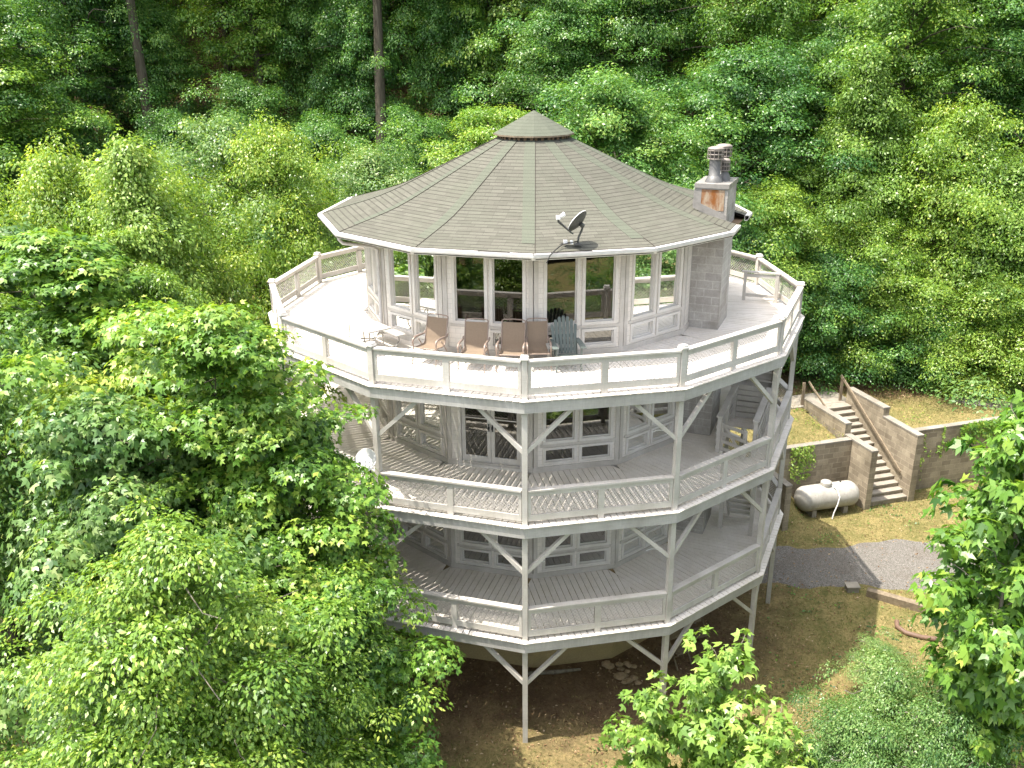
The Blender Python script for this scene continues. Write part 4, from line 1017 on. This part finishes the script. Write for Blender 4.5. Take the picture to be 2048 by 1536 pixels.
# the wood on the hillside
GRP = 'trees of the hillside wood'
LAB = 'broadleaf tree in the dense wood climbing the hillside behind the house'
rows = [(16.0, 4.4), (20, 4.6), (24.5, 4.8), (29.5, 5.2), (35, 5.8), (42, 6.6), (51, 8.0)]
for ri, (y, sp_) in enumerate(rows):
    hw_ = .60*(y+24)+3
    n = int(2*hw_/sp_)
    for i in range(n+1):
        x = -hw_+i*sp_+random.uniform(-1.2, 1.2)+(sp_/2 if ri % 2 else 0); yy = y+random.uniform(-1.3, 1.3)
        px = (x/(yy+24))*1842+1024
        if ri < 2 and (abs(px-285) < 190 or abs(px-722) < 100): continue
        s_ = random.choice([oakA, oakB, under, greyt, bushB, oakA, under]) if ri < 3 else random.choice([oakA, oakB, bushA, greyt, oakB, bushB])
        hh = (13 if s_ in (bushA, bushB, greyt) else s_.H)*random.uniform(.9, 1.3) if ri > 1 else s_.H*random.uniform(.65, .95)
        s_.put(x, yy, LAB, H=hh, rad=min(s_.rad*random.uniform(.85, 1.1), hh*.33), group=GRP)
# trees below the camera side of the house (they stand in the window reflections)
for i, (x, y) in enumerate(((-9, -29), (-4.5, -31), (1, -30), (5.5, -32), (10, -29), (-14, -28), (15, -24), (16, -9), (20, -4), (21, -12), (25, -17), (20, -21), (-19, -30), (14, -15), (26, -6))):
    s_ = (oakB, oakA, greyt)[i % 3]; s_.put(x, y, 'broadleaf tree on the slope in front of the house, mirrored in its windows', H=7.5+1.5*(i > 6), rad=4.0, group='trees on the front slope')

# ground cover
def scatter(name, n, xr, yr, fsel, size, mat, lab, cat, flat=True, hgt=0.0, shape=KITE, zf=None, seed=5):
    r = np.random.default_rng(seed); x = r.uniform(*xr, n); y = r.uniform(*yr, n); k = fsel(x, y, r); x, y = x[k], y[k]; n = len(x)
    z = (gz(x, y) if zf is None else zf(x, y))+.012+r.uniform(0, 1, n)**2*hgt
    P = np.stack([x, y, z], 1)
    if flat: nr = np.stack([r.normal(0, .35, n), r.normal(0, .35, n), np.ones(n)], 1); di = unit(r.normal(0, 1, (n, 3))*np.array([1, 1, .1]))
    else: nr = r.normal(0, 1, (n, 3)); di = np.stack([r.normal(0, .45, n), r.normal(0, .45, n), np.ones(n)], 1)
    V, F = leaves(P, nr, di, size*r.uniform(.6, 1.3, n), shape, r)
    o = link(name, npmesh(name, V, F, mat, np.repeat(r.uniform(0, 1, n), len(shape)//4))); tag(o, lab, cat, kind='stuff'); return o
def m_litter(name, stops):
    t = NT(name); a = t.new('ShaderNodeAttribute', attribute_name='tint'); return t.fin(t.ramp(a.outputs['Fac'], stops), .9, spec=.1)
M_litter = m_litter('leaf_litter', [(0, (.10, .06, .035)), (.4, (.19, .115, .06)), (.8, (.30, .20, .11)), (1, (.46, .36, .24))])
M_blade = m_litter('grass_blade', [(0, (.07, .09, .024)), (.35, (.16, .15, .045)), (.7, (.31, .245, .10)), (1, (.40, .32, .16))])
nopath = lambda x, y: ~((x > 4.4) & (y > -.3-.06*(x-7.4)) & (y < 1.9+.13*(x-7.4)))
zterr = lambda x, y: -6.42+.012*((x-W0.x)*WN.x+(y-W0.y)*WN.y)
def bsel(x, y): return (x-W0.x)*WN.x+(y-W0.y)*WN.y
def asel(x, y): return (x-W0.x)*WD.x+(y-W0.y)*WD.y
scatter('fallen_leaves', 24000, (-6, 15), (-13, 7), lambda x, y, r: (bsel(x, y) < -.1) & ((np.hypot(x, y) < 8+r.normal(0, 1.5, len(x))) | (r.uniform(0, 1, len(x)) < .34)) & (np.hypot(x, y) > 4.4), .075, M_litter, 'brown fallen leaves on the bare earth round the house', 'fallen leaves', hgt=.02)
scatter('bank_litter', 16000, (6, 26), (8.5, 15), lambda x, y, r: (y > 9.8-.4*np.sin(x)) | (r.uniform(0, 1, len(x)) < .12), .09, M_litter, 'brown fallen leaves on the bank below the forest edge', 'fallen leaves', hgt=.02, zf=lambda x, y: np.maximum(gz(x, y), zterr(x, y)), seed=6)
scatter('lawn_grass', 60000, (-3, 17), (-13, 7), lambda x, y, r: (bsel(x, y) < -.05) & (np.hypot(x, y) > 6.2+r.normal(0, 1.2, len(x))) & nopath(x, y), .10, M_blade, 'short dry grass of the lower yard', 'grass', flat=False, shape=KITE*np.array([.25, 1, 1]), seed=7)
scatter('terrace_grass', 34000, (7, 26), (4.5, 13), lambda x, y, r: (bsel(x, y) > .55) & (bsel(x, y) < 5.5+r.normal(0, .6, len(x))) & ~((asel(x, y) > -2.1) & (asel(x, y) < .1) & (bsel(x, y) < 4.5)), .10, M_blade, 'dry sunlit grass of the upper lawn', 'grass', flat=False, shape=KITE*np.array([.25, 1, 1]), zf=zterr, seed=8)
scatter('undergrowth', 130000, (-46, 46), (9.5, 60), lambda x, y, r: np.where((x > 6) & (x < 24), y > 11.6, y > 9.5), .26, M_leaf_maple, 'leafy undergrowth covering the forest floor of the hillside', 'undergrowth', hgt=1.3, seed=9)
scatter('thicket_floor', 60000, (-22, -3.2), (-16, 10), lambda x, y, r: np.hypot(x, y) > 7.6, .16, M_leaf_maple, 'leafy weeds between the trees of the left thicket', 'undergrowth', hgt=1.1, seed=10)
scatter('lawn_weeds', 20000, (1, 17), (-13, 7), lambda x, y, r: (bsel(x, y) < -.05) & (np.hypot(x, y) > 6.8) & nopath(x, y) & (fnoise(x*1.7+3, y*1.7)+.5*fnoise(x*4, y*4+1)+r.normal(0, .15, len(x)) > .28), .09, M_leaf_dark, 'low green weeds in patches on the dry lower lawn', 'weeds', hgt=.07, seed=15)
scatter('terrace_weeds', 9000, (7, 26), (4.5, 13), lambda x, y, r: (bsel(x, y) > .55) & (bsel(x, y) < 5.5) & ~((asel(x, y) > -2.1) & (asel(x, y) < .1) & (bsel(x, y) < 4.5)) & (fnoise(x*1.7, y*1.7+2)+.5*fnoise(x*4, y*4)+r.normal(0, .15, len(x)) > .3), .08, M_leaf_maple, 'low green weeds in patches on the upper lawn', 'weeds', hgt=.06, zf=zterr, seed=16)
# ivy on the walls
def ivy(name, n, a0, a1, z0, z1, b, lab, mat, f, seed, size=.075, thick=.05):
    r = np.random.default_rng(seed); a = r.uniform(a0, a1, n); z = z1-(z1-z0)*r.uniform(0, 1, n)**1.4; k = f(a, z, r); a, z = a[k], z[k]; n = len(a)
    bb = b-.01-r.uniform(0, 1, n)*thick
    P = np.stack([W0.x+WD.x*a+WN.x*bb, W0.y+WD.y*a+WN.y*bb, z], 1)
    nr = np.tile(np.array([-WN.x, -WN.y, .35]), (n, 1))+r.normal(0, .4, (n, 3)); di = np.tile([0, 0, -1.], (n, 1))+r.normal(0, .6, (n, 3))
    V, F = leaves(P, nr, di, size*r.uniform(.6, 1.3, n), MAPLE, r)
    o = link(name, npmesh(name, V, F, mat, np.repeat(np.clip(r.normal(.6, .18, n), 0, 1), 3))); tag(o, lab, 'climbing plant'); return o
ivy('creeper', 900, -4.5, -3.4, -7.9, -6.35, .30, 'bushy yellow green creeper on the wall behind the tank', M_leaf_pale, lambda a, z, r: ((a+4.1)/.6)**2+((z+6.9)/.8)**2 < r.uniform(0, 1.25, len(a)), 31, .075, .14)
ivy('ivy_strand', 260, .05, 1.25, -8.3, -6.25, .0, 'thin yellow green ivy strands hanging beside the steps', M_leaf_pale, lambda a, z, r: (np.abs(a-.75-.05*np.sin(z*6)) < .05) | (np.abs(a-.3) < .04) & (z > -7) | (np.abs(z+7.45-.35*(a-.5)) < .22) & (a < 1.15), 32, .08)
ivy('ivy_strand', 420, 1.3, 2.4, -7.4, -6.22, .0, 'yellow green ivy patch draping over the top of the long wall', M_leaf_pale, lambda a, z, r: (np.abs(z+6.95-.3*(a-1.8)) < .15) | (np.abs(a-1.5) < .04), 33, .08)
ivy('ivy_curtain', 3400, 2.2, 6.4, -8.2, -6.2, .0, 'dense leafy ivy draping over the far end of the long wall', M_leaf_maple, lambda a, z, r: (z > -6.75-.55*np.sin(a*2.1)**2*r.uniform(.2, 1, len(a))), 34, .10, .25)
scatter('slope_weeds', 60000, (-26, 28), (-34, -12.5), lambda x, y, r: (np.abs(x) > 7) | (y < -16), .24, M_leaf_maple, 'leafy weeds covering the slope in front of the house', 'undergrowth', hgt=1.0, seed=12)
